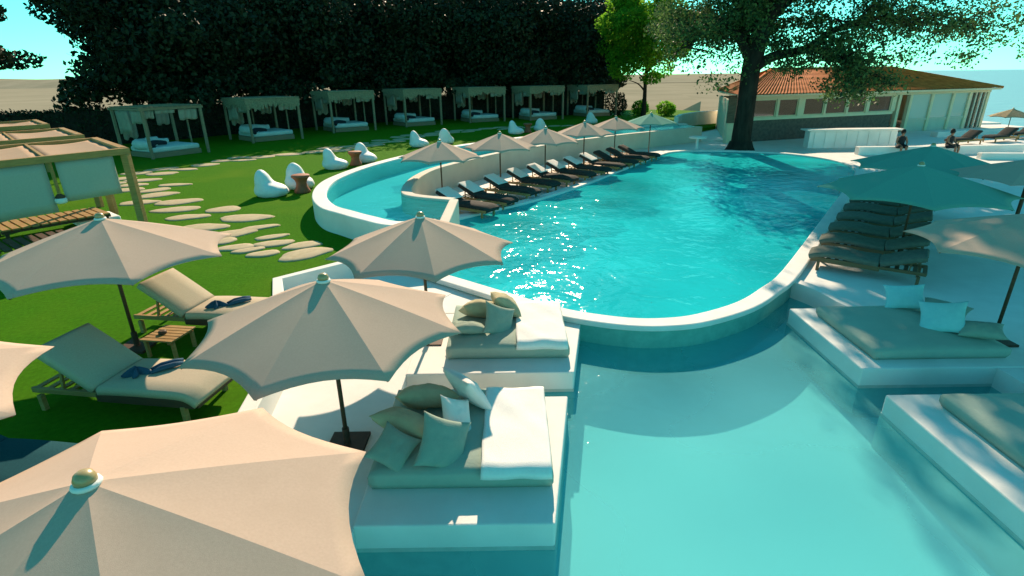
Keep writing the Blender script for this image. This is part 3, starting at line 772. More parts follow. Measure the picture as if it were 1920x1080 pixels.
BG = [(-8.45, 19.2, 0, 'white bean bag chair nearest the curved basin, to the left of a terracotta stool'), (-7.95, 20.6, -40, 'white bean bag chair just right of the nearest terracotta stool'),
      (-7.98, 25.2, 10, 'white bean bag chair to the left of the second terracotta stool, by the basin wall'), (-7.1, 27.2, -30, 'white bean bag chair to the right of the second terracotta stool, by the basin wall'),
      (-5.4, 33.2, 5, 'white bean bag left of a pair on the lawn before the middle cabana'), (-3.95, 34.6, 80, 'rounder white bean bag right of a pair before the middle cabana'),
      (0.42, 40.0, 0, 'white bean bag chair left of the farthest terracotta stool'), (2.28, 42.0, 80, 'white bean bag chair right of the farthest terracotta stool'),
      (6.9, 48.0, 60, 'farthest white bean bag, in front of the last cabana')]
pm = None
for i, (x, y, rz, lb) in enumerate(BG):
    if i < 3: o = beanbag_mb(i * 3.1).build('bean_bag', M['bean'], smooth=True); pm = pm or o
    else: o = pm.copy(); COL.objects.link(o)
    o.location = (x, y, LZ); o.rotation_euler = (0, 0, R(rz)); o.scale = (0.96, 0.96, 0.96)
    setp(o, lb, 'bean bag', 'white bean bag chairs on the lawn')
ST = [(-7.55, 19.75, 'terracotta hourglass stool between the two nearest bean bags'), (-7.3, 26.2, 'terracotta hourglass stool between the second pair of bean bags'), (1.3, 40.9, 'terracotta hourglass stool between the farthest pair of bean bags')]
for i, (x, y, lb) in enumerate(ST):
    b = MB(); b.lathe([(0.27, 0), (0.29, 0.03), (0.27, 0.10), (0.20, 0.22), (0.18, 0.34), (0.22, 0.46), (0.30, 0.54), (0.32, 0.56), (0.32, 0.62), (0.29, 0.64)], 20)
    o = b.build('stool', M['terracotta'], smooth=True, bevel=0); o.location = (x, y, LZ); setp(o, lb, 'stool')

# ------------------------------------------------------------------ stepping stones
def stone(x, y, rx, ry, rz, label):
    rnd = random.Random(int(x * 977 + y * 131)); n = 18
    ph = [rnd.uniform(0, 6.28) for _ in range(3)]
    b = MB(); vs = []; fs = []
    for (s_, z) in ((1.0, -0.05), (1.0, 0.012), (0.95, 0.028), (0.6, 0.032)):
        for k in range(n):
            a = 2 * math.pi * k / n
            w = 1 + 0.10 * math.sin(2 * a + ph[0]) + 0.07 * math.sin(3 * a + ph[1]) + 0.04 * math.sin(5 * a + ph[2])
            vs.append((rx * w * s_ * math.cos(a), ry * w * s_ * math.sin(a), z))
    for i in range(3):
        for k in range(n): fs.append((i * n + k, i * n + (k + 1) % n, (i + 1) * n + (k + 1) % n, (i + 1) * n + k))
    fs.append(tuple(range(3 * n, 4 * n)))
    b.add(vs, fs); o = b.build('stepping_stone', M['stone'], smooth=True)
    o.location = (x, y, LZ); o.rotation_euler = (0, 0, rz)
    return setp(o, label, 'stepping stone', None)
stone(-4.85, 12.25, 0.62, 0.42, R(35), 'largest pale stepping stone at the near end of the path, beside the retaining wall')
stone(-5.15, 12.95, 0.50, 0.28, R(25), 'flat pale stepping stone just behind the largest one at the near end of the path')
near = [(-5.85, 12.3, .42, .22), (-6.35, 12.6, .36, .2), (-6.75, 12.85, .45, .28), (-5.95, 13.15, .50, .28), (-6.25, 13.75, .45, .2), (-7.4, 13.4, .4, .3), (-7.45, 14.15, .62, .4), (-7.0, 14.75, .5, .25)]
path1 = [(-8.1, 14.8), (-9.7, 16.3), (-11.2, 17.9), (-12.8, 19.7), (-14.3, 21.2), (-15.6, 22.8), (-15.8, 25.0), (-15.3, 26.4), (-14.0, 28.8), (-12.2, 30.2), (-10.4, 31.6), (-8.8, 34.0), (-7.0, 38.5), (-4.5, 42.2), (-1.0, 44.6), (4.0, 46.5)]
stones = [(a, c, d, e, 0.5) for a, c, d, e in near]
rnd = random.Random(11)
cm = catmull(path1, 14)
for (px_, py_) in cm:
    for _ in range(9):
        x = px_ + rnd.uniform(-0.85, 0.85); y = py_ + rnd.uniform(-0.7, 0.7); r = rnd.uniform(0.50, 0.74)
        if all((x - q[0]) ** 2 + (y - q[1]) ** 2 > (0.93 * (r + max(q[2], q[3]))) ** 2 for q in stones):
            stones.append((x, y, r * rnd.uniform(0.95, 1.2), r * rnd.uniform(0.62, 0.85), rnd.uniform(0.1, 0.9)))
for (x, y, rx, ry, rz) in stones[:240]:
    o = stone(x, y, rx, ry, rz, 'pale rounded flagstone set in the lawn along the winding path'); o['group'] = 'flagstones of the lawn path'
# ------------------------------------------------------------------ canopied daybeds (cabanas)
def make_cabana(label, kind, loc, rz, W=3.1, D=2.9, H=2.5):
    """origin at the near corner; +x along the long front, +y along the left side"""
    t = thing('cabana', label, 'cabana', loc, rz, 'canopied daybeds under the dark trees')
    for (x, y) in ((0, 0), (W, 0), (0, D), (W, D)):
        b = MB(); b.box((x, y, H / 2), (0.13, 0.13, H)); b.build('post', M['grey_wood'], t, bevel=0.01)
    for (x, y) in ((W * .52, D), (W, D * .5)):
        b = MB(); b.box((x, y, H / 2), (0.07, 0.07, H)); b.build('post', M['grey_wood'], t)
    b = MB()
    for y in (0, D): b.box((W / 2, y, H + 0.07), (W + 0.3, 0.12, 0.13))
    for x in (0, W): b.box((x, D / 2, H + 0.055), (0.10, D - 0.12, 0.10))
    b.build('beam', M['grey_wood'], t)
    b = MB()
    for k in range(13): b.box((W * k / 12, D / 2, H + 0.165), (0.05, D + 0.3, 0.05))
    b.build('roof_slats', M['grey_wood'], t)
    if kind:
        rnd = random.Random(int(loc[0] * 10)); b = MB()
        # reed mat on top with ragged hanging fringe
        b.box((W / 2, D / 2, H + 0.215), (W + 0.2, D + 0.2, 0.04))
        n = 44
        for side in range(2):
            for k in range(n):
                f = k / n
                ln = 0.34 + 0.26 * rnd.random() + 0.22 * max(0, math.sin(f * 9 + side))
                if side == 0: b.box((f * (W + 0.2) - 0.06, -0.075, H + 0.2 - ln / 2), (0.06, 0.02, ln))
                else: b.box((-0.075, f * D, H + 0.2 - ln / 2), (0.02, 0.055, ln))
        b.build('reed_fringe', M['thatch'], t)
    # bundled curtains
    def cur(p, q, ln, wav=3):
        n = 14; vs = []; fs = []
        p = Vector(p); q = Vector(q); d = (q - p); nrm = Vector((-d.y, d.x, 0)).normalized()
        for j in range(5):
            for i in range(n + 1):
                f = i / n
                v = p + d * f + nrm * (0.05 * math.sin(f * wav * 6.28 + j * 0.4)) - Vector((0, 0, ln * j / 4 * (1 + 0.05 * math.sin(f * 11))))
                vs.append(v)
        for j in range(4):
            for i in range(n): fs.append((j * (n + 1) + i, j * (n + 1) + i + 1, (j + 1) * (n + 1) + i + 1, (j + 1) * (n + 1) + i))
        b = MB(); b.add(vs, fs); o = b.build('curtain', M['curtain'], t, smooth=True)
        so = o.modifiers.new('thick', 'SOLIDIFY'); so.thickness = 0.03
    z = H - 0.02
    cur((0.06, D * 0.94, z), (0.06, D * 0.52, z), 1.15)
    cur((W * 0.08, D - 0.08, z), (W * 0.32, D - 0.08, z), 1.5); cur((W * 0.70, D - 0.08, z), (W * 0.93, D - 0.08, z), 0.9)
    cur((0.06, D * 0.45, z), (0.06, D * 0.08, z), 0.62)
    cur((0.12, 0.06, z), (W * 0.2, 0.06, z), 0.38)
    cur((W * 0.62, 0.06, z), (W * 0.95, 0.06, z), 0.55)
    cur((W * 0.22, 0.06, z), (W * 0.55, 0.06, z), 0.16)
    return t
CB = [(-18.73, 29.2, 60, 2.42), (-16.57, 36.3, 47, 2.5), (-13.2, 42.4, 38, 2.72), (-8.5, 46.7, 38, 2.72), (-3.47, 50.1, 27, 2.72), (1.9, 51.6, 26, 2.72), (7.5, 55.2, 26, 2.7)]
cn = ['nearest', 'second nearest', 'third nearest', 'middle', 'third farthest', 'second farthest', 'farthest']
def lp(o_, rz, x, y, z):
    c, s_ = math.cos(rz), math.sin(rz); return (o_[0] + c * x - s_ * y, o_[1] + s_ * x + c * y, o_[2] + z)
def daybed_mb():
    pass
dbp = thp = p1 = p2 = None
for i, (x, y, a, H) in enumerate(CB):
    loc = (x, y, LZ); rz = R(a)
    cab = make_cabana('%s grey timber cabana of the row under the trees, %s' % (cn[i], 'curtains rolled up' if i < 1 else 'reed fringe along its top'), i > 0, loc, rz, 3.1, 2.9 if i < 1 else 3.3, H)
    W, D = 3.1, 2.9 if i < 1 else 3.3
    if i: cab.scale = (1.09, 1.09, 1.0); W *= 1.09; D *= 1.09
    lb = 'white daybed inside the %s cabana of the row under the trees' % cn[i]
    c = lp(loc, rz, W / 2 + 0.02, D / 2, 0)
    if dbp is None:
        dbp = thing('daybed', lb, 'daybed', c, rz, 'white daybeds inside the cabanas')
        b = MB(); b.box((0, 0, 0.13), (2.6, 2.3, 0.26)); b.build('base', M['grey_wood'], dbp, bevel=0.01)
        b = MB(); b.box((0, 0, 0.40), (2.56, 2.26, 0.27)); b.build('mattress', M['bed_white'], dbp, bevel=0.09, seg=4, smooth=True)
        # curved headrest around the back left corner
        arc = [(-1.15, -0.75), (-1.2, 0.1), (-1.05, 0.75), (-0.55, 1.05), (0.2, 1.08), (0.75, 1.02)]
        ar = catmull(arc, 4); b = MB(); b.tube([(q[0], q[1], 0.62) for q in ar], [0.16 + 0.12 * math.sin(math.pi * min(1, (k + 3) / len(ar))) for k in range(len(ar))], 12)
        b.build('headrest', M['bed_white'], dbp, smooth=True)
    else:
        dbp2 = dup(dbp, c, rz, lb, (1.04, 1.14, 1.12))
    def put(o0, mk, name, lx, ly, lz, rot, lab, grp, cat):
        if o0 is None: o = mk()
        else: o = o0.copy(); COL.objects.link(o)
        o.location = lp(loc, rz, lx, ly, lz); o.rotation_euler = (rot[0], rot[1], rot[2] + rz)
        setp(o, lab, cat, grp); return o
    def mk_throw():
        b = MB(); q = catmull([(-0.55, -0.34, 0.02), (-0.5, -0.05, 0.12), (-0.25, 0.2, 0.16), (0.1, 0.3, 0.15), (0.5, 0.36, 0.10)], 4)
        b.tube(q, [0.10 + 0.05 * math.sin(math.pi * k / (len(q) - 1)) for k in range(len(q))], 10)
        return b.build('bolster', M['throw'], smooth=True)
    def mk_p():
        b = MB(); b.add(*pillow_mesh(0.75, 0.55, 0.26, 4)); return b.build('pillow', M['bed_white'], smooth=True)
    o = put(thp, mk_throw, 'bolster', 0.95, 0.75, 0.56, (0, 0, 0), 'dark curved bolster on the daybed in the %s cabana' % cn[i], 'dark bolsters on the cabana daybeds', 'bolster'); thp = thp or o
    o = put(p1, mk_p, 'pillow', 1.35, D - 0.85, 0.74, (R(45), 0, R(10)), 'white pillow at the back of the %s cabana daybed' % cn[i], 'white back pillows on the cabana daybeds', 'pillow'); p1 = p1 or o
    o = put(p1, mk_p, 'pillow', 0.75, 1.25, 0.74, (R(40), 0, R(75)), 'white pillow at the left side of the %s cabana daybed' % cn[i], 'white side pillows on the cabana daybeds', 'pillow')

# ------------------------------------------------------------------ timber pergolas at left
def pergola(label, A, first):
    t = thing('pergola', label, 'pergola', (A[0], A[1], LZ), 0, 'timber pergolas with fabric roofs')
    f = Vector((-0.56, -0.83, 0)); g = Vector((-0.70, 0.714, 0)); Z = Vector((0, 0, 1)); H = 2.16
    Lf, Lg = 4.2, 3.9
    for (a, c) in ((0, 0), (Lf, 0), (0, Lg), (Lf, Lg)):
        b = MB(); p0 = f * a + g * c; b.bar(p0, p0 + Z * (H - 0.005), 0.15, 0.17); b.build('post', M['pergola_wood'], t, bevel=0.008)
    b = MB()
    e = 0.10
    b.bar(f * -e + Z * (H + 0.07), f * (Lf + e) + Z * (H + 0.07), 0.14, 0.15)
    b.bar(f * -e + g * Lg + Z * (H + 0.07), f * (Lf + e) + g * Lg + Z * (H + 0.07), 0.14, 0.15)
    for a in (0, Lf): b.bar(f * a + g * 0.08 + Z * (H + 0.085), f * a + g * (Lg - 0.08) + Z * (H + 0.085), 0.17, 0.15)
    b.build('beam', M['pergola_wood'], t, bevel=0.006)
    b = MB()
    for a in (1.62, 3.2): b.bar(f * a + g * 0.08 + Z * (H + 0.10), f * a + g * (Lg - 0.08) + Z * (H + 0.10), 0.06, 0.06)
    b.build('rafter', M['pergola_wood'], t)
    for (a0, a1) in ((0.1, 1.58), (1.66, 3.16), (3.24, 4.1)):
        nx, ny = 8, 14; vs = []; fs = []
        for j in range(ny + 1):
            for i in range(nx + 1):
                u, v = i / nx, j / ny
                p = f * (a0 + (a1 - a0) * u) + g * (0.12 + (Lg - 0.24) * v) + Z * (H + 0.10 - 0.012 * math.sin(math.pi * v * 3) ** 2 - 0.05 * math.sin(math.pi * u))
                vs.append(p)
        for j in range(ny):
            for i in range(nx): fs.append((j * (nx + 1) + i, j * (nx + 1) + i + 1, (j + 1) * (nx + 1) + i + 1, (j + 1) * (nx + 1) + i))
        b = MB(); b.add(vs, fs); o = b.build('roof_panel', M['roof_fabric'], t, smooth=True)
        so = o.modifiers.new('thick', 'SOLIDIFY'); so.thickness = 0.012
    if first:
        for (a0, a1, ln) in ((0.28, 1.46, 0.92), (1.66, 3.1, 1.12)):
            n = 10; vs = []; fs = []
            for j in range(6):
                for i in range(n + 1):
                    u = i / n
                    vs.append(f * (a0 + (a1 - a0) * u) + g * (0.02 + 0.012 * math.sin(u * 8 + j)) + Z * (H - 0.01 - ln * (j / 5)))
            for j in range(5):
                for i in range(n): fs.append((j * (n + 1) + i, j * (n + 1) + i + 1, (j + 1) * (n + 1) + i + 1, (j + 1) * (n + 1) + i))
            b = MB(); b.add(vs, fs); o = b.build('blind', M['blind'], t, smooth=True)
            so = o.modifiers.new('thick', 'SOLIDIFY'); so.thickness = 0.015
        b = MB(); b.bar(f * 1.56 + Z * (H), f * 1.56 + Z * (H - 0.75), 0.05, 0.05); 
        b.build('strut', M['pergola_wood'], t)
        b = MB(); b.lathe([(0.07, 0), (0.12, 0.03), (0.12, 0.11), (0.09, 0.13)], 14, (f.x * 1.56, f.y * 1.56, H - 0.95))
        lt = b.build('lantern', M['plaster'], t, smooth=True)
        b = MB(); b.lathe([(0.09, 0), (0.10, 0.03), (0.05, 0.09), (0.02, 0.10)], 14, (f.x * 1.56, f.y * 1.56, H - 0.82)); b.build('lantern_cap', M['dark_wood'], lt, smooth=True)
    return t
pergola('nearest timber pergola at the left edge, grey blinds hanging under its front beam', (-9.58, 13.9), True)
pergola('middle of three stepped timber pergolas at the left edge', (-13.5, 17.75), False)
pergola('farthest of three stepped timber pergolas at the left edge', (-18.4, 22.6), False)
# slatted daybed and cushions under the nearest pergola
t = thing('slatted_bench', 'slatted timber bench under the nearest pergola, sunlit at one end', 'bench', (-12.6, 14.7, LZ), R(52))
b = MB()
for k in range(12): b.box((-1.1 + 0.2 * k, 0, 0.36), (0.15, 1.3, 0.04))
b.build('slats', M['teak'], t)
b = MB()
for sy in (-.55, .55): b.box((0, sy, 0.30), (2.4, 0.07, 0.08))
for sx in (-1, 1):
    for sy in (-.55, .55): b.box((sx * 1.1, sy, 0.13), (0.08, 0.08, 0.26))
b.build('frame', M['dark_wood'], t)
b = MB(); b.box((0, 0, 0.10), (1.0, 1.0, 0.2)); o = b.build('seat_pad', M['towel'], bevel=0.06, seg=3, smooth=True); o.location = (-12.1, 15.6, LZ + 0.0); o.rotation_euler = (0, 0, R(50))
setp(o, 'bright white floor cushion beside the slatted bench under the nearest pergola', 'cushion')
t = thing('slatted_bench', 'dark slatted timber bench at the left edge behind the lawn parasol', 'bench', (-11.4, 11.9, LZ), R(52))
b = MB()
for k in range(12): b.box((-1.1 + 0.2 * k, 0, 0.42), (0.14, 1.2, 0.04))
b.build('slats', M['dark_wood'], t)
b = MB()
for sx in (-1, 1):
    for sy in (-.5, .5): b.box((sx * 1.1, sy, 0.2), (0.08, 0.08, 0.4))
b.build('leg', M['dark_wood'], t)

# ------------------------------------------------------------------ pavilion
A_P = R(19.5); P0 = (13.75, 35.7)
pv = thing('pavilion', 'long pavilion with a hipped terracotta tile roof and cream walls behind the big tree', 'pavilion', (P0[0], P0[1], 0.0), A_P)
LW, DW = 24.0, 8.0
def wallbox(b, u0, u1, z0, z1, v0=0.0, th=0.2): b.box(((u0 + u1) / 2, v0 + th / 2, (z0 + z1) / 2), (u1 - u0, th, z1 - z0))
HE = 2.95
b = MB(); wallbox(b, 0.9, 14.2, -0.6, 1.32, 0.0, 0.3); b.build('stone_base', M['stone_dark'], pv)
b = MB(); wallbox(b, 0.6, 24.2, 2.58, HE, -0.03, 0.36); wallbox(b, 0.9, 14.2, 1.322, 1.5, -0.05, 0.4)
b.build('wall_band', M['cream'], pv)
b = MB(); wallbox(b, 0.0, 0.9, -0.6, 2.578, 0.02, 0.25); b.build('wall', M['cream'], pv)
for u, w in ((0.92, 0.35), (3.72, 0.2), (5.5, 0.55), (7.78, 0.18), (9.78, 0.2), (11.6, 0.3), (14.0, 0.4)):
    b = MB(); wallbox(b, u, u + w, 1.502, 2.578, -0.01, 0.3); b.build('wall_pier', M['cream'], pv)
b = MB(); wallbox(b, -0.25, 0.75, 1.25, 2.9, -0.16, 0.05); b.build('shutter', M['shutter'], pv)
for (u0, u1) in ((1.27, 3.72), (3.92, 5.5), (6.05, 7.78), (7.96, 9.78), (9.98, 11.6), (11.9, 14.0)):
    b = MB(); wallbox(b, u0, u0 + 0.06, 1.502, 2.578, 0.06, 0.06); wallbox(b, u1 - 0.06, u1, 1.502, 2.578, 0.06, 0.06); wallbox(b, u0 + 0.06, u1 - 0.06, 1.502, 1.56, 0.06, 0.06); wallbox(b, u0 + .06, u1 - .06, 2.52, 2.578, 0.06, 0.06)
    w = b.build('window', M['cream'], pv)
    b = MB(); wallbox(b, u0 + 0.06, u1 - 0.06, 1.56, 2.52, 0.09, 0.015); b.build('pane', M['pane_dark'], w)
# open right half: columns, rails, pale panels
for u in (14.6, 15.7, 17.9, 20.1, 21.9, 23.9):
    b = MB(); wallbox(b, u, u + 0.26, -0.6, 2.578, -0.02, 0.26); b.build('column', M['cream'], pv, bevel=0.01)
b = MB(); wallbox(b, 15.96, 17.9, 0.78, 0.92, 0.03, 0.12); wallbox(b, 18.16, 20.1, 0.78, 0.92, 0.03, 0.12); wallbox(b, 20.36, 21.9, 0.78, 0.92, 0.03, 0.12)
b.build('rail', M['plaster_tan'], pv)
for (u0, u1) in ((15.96, 17.9), (18.16, 20.1), (20.36, 21.9)):
    b = MB(); wallbox(b, u0, u1, 0.92, 2.578, 0.10, 0.02); b.build('glass_panel', M['pane_pale'], pv)
    b = MB(); wallbox(b, u0, u1, -0.6, 0.78, 0.10, 0.06); b.build('lower_panel', M['plaster_tan'], pv)
for k in range(7):
    u = 22.2 + 0.25 * k
    b = MB(); wallbox(b, u, u + 0.15, -0.6, 2.578, 0.05, 0.05); b.build('slat', M['shutter'] if k % 2 else M['plaster_tan'], pv)
b = MB(); b.box((24.05, DW / 2 + 0.3, 1.0), (0.2, DW - 0.6, 3.1)); b.ribbon([(0.15, 0.3), (5.7, DW)], -0.2, 0.0, -0.55, 2.55); b.box((LW / 2 + 3, DW + 0.1, 1.0), (LW - 6.2, 0.2, 3.0))
b.build('rear_wall', M['cream'], pv)
# tiled hip roof with real corrugation
def hip_roof():
    vs = []; fs = []
    e = 0.8; x0, x1, y0, y1 = -0.1, LW + 0.1, -e, DW + e; x0b = x0 + 6.2; zr = HE + 1.45; ze = HE - 0.02; ym = (y0 + y1) / 2; h = 5.5
    def slope(p00, p10, p01, p11, n, m_):
        base = len(vs)
        nrm = (Vector(p10) - Vector(p00)).cross(Vector(p01) - Vector(p00)).normalized()
        for j in range(m_ + 1):
            for i in range(n + 1):
                u, v = i / n, j / m_
                p = (Vector(p00).lerp(Vector(p10), u)).lerp(Vector(p01).lerp(Vector(p11), u), v)
                p += nrm * (0.05 * abs(math.sin(i * math.pi / 2)) - 0.02 * (j % 2))
                vs.append(p)
        for j in range(m_):
            for i in range(n):
                a = base + j * (n + 1) + i; fs.append((a, a + 1, a + n + 2, a + n + 1))
    r0, r1 = (x0 + h + 1.2, ym, zr), (x1 - h, ym, zr)
    slope((x0, y0, ze), (x1, y0, ze), r0, r1, 180, 10)
    slope((x1, y1, ze), (x0b, y1, ze), r1, r0, 60, 6)
    slope((x0b, y1, ze), (x0, y0, ze), r0, r0, 60, 8)
    slope((x1, y0, ze), (x1, y1, ze), r1, r1, 60, 8)
    b = MB(); b.add(vs, fs); return b, r0, r1, (x0, x1, y0, y1, ze)
b, r0, r1, (rx0, rx1, ry0, ry1, rze) = hip_roof()
rf = b.build('roof', M['tile'], pv, fixn=False)
b = MB(); b.tube([r0, r1], 0.10, 8)
for c, r_ in (((rx0, ry0, rze), r0), ((rx0 + 6.2, ry1, rze), r0), ((rx1, ry0, rze), r1), ((rx1, ry1, rze), r1)): b.tube([c, r_], 0.09, 8)
b.build('ridge_tiles', M['tile'], rf, smooth=True)
b = MB(); b.prism([(rx0 + .05, ry0 + .05), (rx1 - .05, ry0 + .05), (rx1 - .05, ry1 - .05), (rx0 + 6.2, ry1 - .05)], rze - 0.15, rze - 0.03); b.build('eaves', M['cream'], pv)

# counter in front, low walls, stool
t = thing('bar_counter', 'long low bar counter with a white slab top in front of the pavilion', 'counter', (17.4, 32.75, 0), R(-2))
b = MB(); b.box((2.6, 0.35, 0.48), (5.0, 0.6, 0.97))
for k in range(8): b.box((0.4 + 0.62 * k, 0.035, 0.46), (0.05, 0.05, 0.9))
b.build('front', M['plaster'], t)
b = MB(); b.box((2.6, 0.33, 1.02), (5.5, 0.9, 0.08)); b.build('slab_top', M['plaster'], t, bevel=0.015)
b = MB(); b.ribbon([(12.0, 40.4), (12.9, 42.5), (15.0, 45.2), (18.0, 47.0)], 0, 0.3, -1, 1.35)
setp(b.build('garden_wall', M['plaster'], bevel=0.02), 'curved white garden wall left of the big tree trunk, beside the lawn', 'wall')
b = MB(); b.ribbon([(18.6, 29.65), (23.2, 29.4), (27.5, 29.7)], 0, 0.4, -0.5, 0.42)
setp(b.build('low_wall', M['plaster'], bevel=0.02), 'low white wall on which two dark figures sit, behind the teal parasols', 'wall')
b = MB(); b.ribbon([(28.5, 37.4), (33.5, 38.8), (45, 41)], 0, 0.5, -1.5, 0.35)
setp(b.build('low_wall', M['plaster'], bevel=0.02), 'white sea wall at the right edge under the straw parasol', 'wall')
b = MB(); b.ribbon([(23.5, 27.6), (28.5, 26.9), (36, 27.8)], 0, 0.35, -0.5, 0.3)
setp(b.build('low_wall', M['plaster'], bevel=0.02), 'low white wall on the right terrace, right of the seated figures', 'wall')
b = MB(); b.tube(catmull([(14.3, 29.8, 0.06), (16.2, 28.6, 0.06), (18.4, 28.6, 0.06), (19.4, 29.2, 0.06), (18.0, 30.0, 0.06)], 6), 0.10, 8)
t = thing('pedestal_table', 'white pedestal table on the deck just left of the big tree trunk', 'table', (10.9, 32.6, 0))
b.v = []; b.f = []
b.lathe([(0.24, 0.0), (0.24, 0.05), (0.09, 0.10), (0.08, 0.62), (0.12, 0.68)], 16); b.build('pedestal', M['plaster'], t, smooth=True)
b = MB(); b.lathe([(0.48, 0.68), (0.5, 0.70), (0.5, 0.75), (0.48, 0.77)], 20); b.build('table_top', M['plaster'], t)
# tub of planting / white wedge at the right
b = MB(); b.add(*pillow_mesh(0.9, 0.6, 0.3, 6)); o = b.build('bean_bag', M['bean'], smooth=True); o.location = (11.6, 13.4, 0.28); o.rotation_euler = (R(20), R(-18), R(30))
setp(o, 'small white cushion in the sun on the right terrace beyond the teal parasols', 'cushion')
# far loungers at the right
fl = None
for i, (x, y) in enumerate([(27.0, 33.4), (30.2, 34.6), (33.0, 36.2), (30.8, 31.6)]):
    lb = ['dark lounger on the far right terrace nearest the seated figures', 'dark lounger on the far right terrace below the sea wall', 'dark lounger on the far right terrace nearest the straw parasol', 'dark lounger on the far right terrace close to the photo edge'][i]
    if fl is None: fl = lounger('sun_lounger', lb, (x, y, 0.003), R(200), M['cushion_dark'], M['teak'], 0.5, group='dark loungers on the far right terrace', puff=0.1)
    else: dup(fl, (x, y, 0.003), R(200), lb)
# bare pole at the right edge
t = thing('parasol', 'parasol at the right edge of which only the brown pole shows, canopy out of view', 'parasol', (11.75, 12.35, 0))
b = MB(); b.tube([(0, 0, 0), (0, 0, 2.3)], 0.04, 12); b.build('pole', M['pole'], t, smooth=True)
c = canopy_mb(1.5, 2.32, 1.9).build('canopy', M['canopy'], t); c.modifiers.new('thick', 'SOLIDIFY').thickness = 0.006

# ------------------------------------------------------------------ people (small, seated on the low wall)
def person(label, loc, rz, top=M['cloth_dark'], turn=0.0):
    """seated figure grown from a skinned skeleton"""
    V = {'pelvis': ((0, 0, 0.10), .15), 'waist': ((0, -0.01, 0.28), .125), 'chest': ((0, 0.02, 0.46), .15), 'neckb': ((0, 0.03, 0.60), .075), 'neck': ((0, 0.045, 0.66), .055), 'jaw': ((0, 0.06, 0.74), .085), 'head': ((0, 0.055, 0.84), .098), 'crown': ((0, 0.04, 0.91), .07)}
    E_ = [('pelvis', 'waist'), ('waist', 'chest'), ('chest', 'neckb'), ('neckb', 'neck'), ('neck', 'jaw'), ('jaw', 'head'), ('head', 'crown')]
    for s_, n_ in ((-1, 'l'), (1, 'r')):
        V['sh' + n_] = ((s_ * .19, 0.02, 0.55), .065); V['el' + n_] = ((s_ * .25, 0.10, 0.30), .045); V['wr' + n_] = ((s_ * .16, 0.30, 0.18), .032); V['pa' + n_] = ((s_ * .14, 0.37, 0.165), .036)
        V['hip' + n_] = ((s_ * .10, 0.08, 0.08), .10); V['kn' + n_] = ((s_ * .12, 0.46, 0.08), .07); V['an' + n_] = ((s_ * .12, 0.44, -0.33), .042); V['to' + n_] = ((s_ * .13, 0.60, -0.38), .035)
        E_ += [('chest', 'sh' + n_), ('sh' + n_, 'el' + n_), ('el' + n_, 'wr' + n_), ('wr' + n_, 'pa' + n_), ('pelvis', 'hip' + n_), ('hip' + n_, 'kn' + n_), ('kn' + n_, 'an' + n_), ('an' + n_, 'to' + n_)]
        for k in range(5):
            a = R(-34 + 17 * k); L = (.05, .075, .08, .075, .06)[k]
            q = V['pa' + n_][0]; f1 = (q[0] + s_ * math.sin(a) * .045, q[1] + .05 * math.cos(a), q[2]); f2 = (f1[0] + s_ * math.sin(a) * L * .6, f1[1] + math.cos(a) * L * .7, q[2] - .03)
            V['f%d' % k + n_] = (f1, .011); V['g%d' % k + n_] = (f2, .008); E_ += [('pa' + n_, 'f%d' % k + n_), ('f%d' % k + n_, 'g%d' % k + n_)]
    names = list(V); me = bpy.data.meshes.new('person')
    me.from_pydata([V[n_][0] for n_ in names], [(names.index(a), names.index(c)) for a, c in E_], [])
    o = bpy.data.objects.new('person', me); COL.objects.link(o)
    o.modifiers.new('skin', 'SKIN'); 
    sv = me.skin_vertices[0].data
    for i, n_ in enumerate(names): sv[i].radius = (V[n_][1], V[n_][1]); sv[i].use_root = (n_ == 'pelvis')
    sb = o.modifiers.new('sub', 'SUBSURF'); sb.levels = 1; sb.render_levels = 2
    me.materials.append(M['skin'])
    o.location = loc; o.rotation_euler = (0, 0, rz)
    b = MB(); b.lathe([(0.02, 0.115), (0.075, 0.09), (0.105, 0.03), (0.11, -0.03), (0.10, -0.10), (0.06, -0.14)], 14, (0, 0.035, 0.85)); h = b.build('hair', M['hair'], o, smooth=True)
    b = MB(); b.lathe([(0.165, 0.02), (0.175, 0.14), (0.155, 0.28), (0.18, 0.42), (0.195, 0.52), (0.12, 0.60), (0.075, 0.63)], 18, (0, 0.01, 0)); s2 = b.build('shirt', top, o, smooth=True); s2.scale = (1.05, 0.80, 1)
    for s_ in (-1, 1):
        b = MB(); b.tube([(s_ * .10, 0.0, 0.09), (s_ * .115, 0.25, 0.10), (s_ * .12, 0.43, 0.09)], [.125, .105, .09], 12); b.build('trouser_leg', top, o, smooth=True)
        b = MB(); b.lathe([(0.004, 0.012), (0.012, 0.006), (0.012, -0.006), (0.004, -0.012)], 8, (s_ * 0.036, 0.148, 0.835)); b.build('eye', M['hair'], o, smooth=True)
    b = MB(); b.tube([(0, 0.145, 0.83), (0, 0.172, 0.80), (0, 0.15, 0.79)], [.008, .016, .01], 8); b.build('nose', M['skin'], o, smooth=True)
    b = MB(); b.tube([(-0.03, 0.142, 0.755), (0, 0.150, 0.752), (0.03, 0.142, 0.755)], [.004, .008, .004], 6); b.build('mouth', M['terracotta'], o, smooth=True)
    return setp(o, label, 'person')
person('person in dark clothing sitting upright on the low white wall, left of the two figures', (20.6, 29.45, 0.38), R(170))
person('person in dark clothing sitting at the right end of the low white wall', (23.05, 29.3, 0.38), R(200))
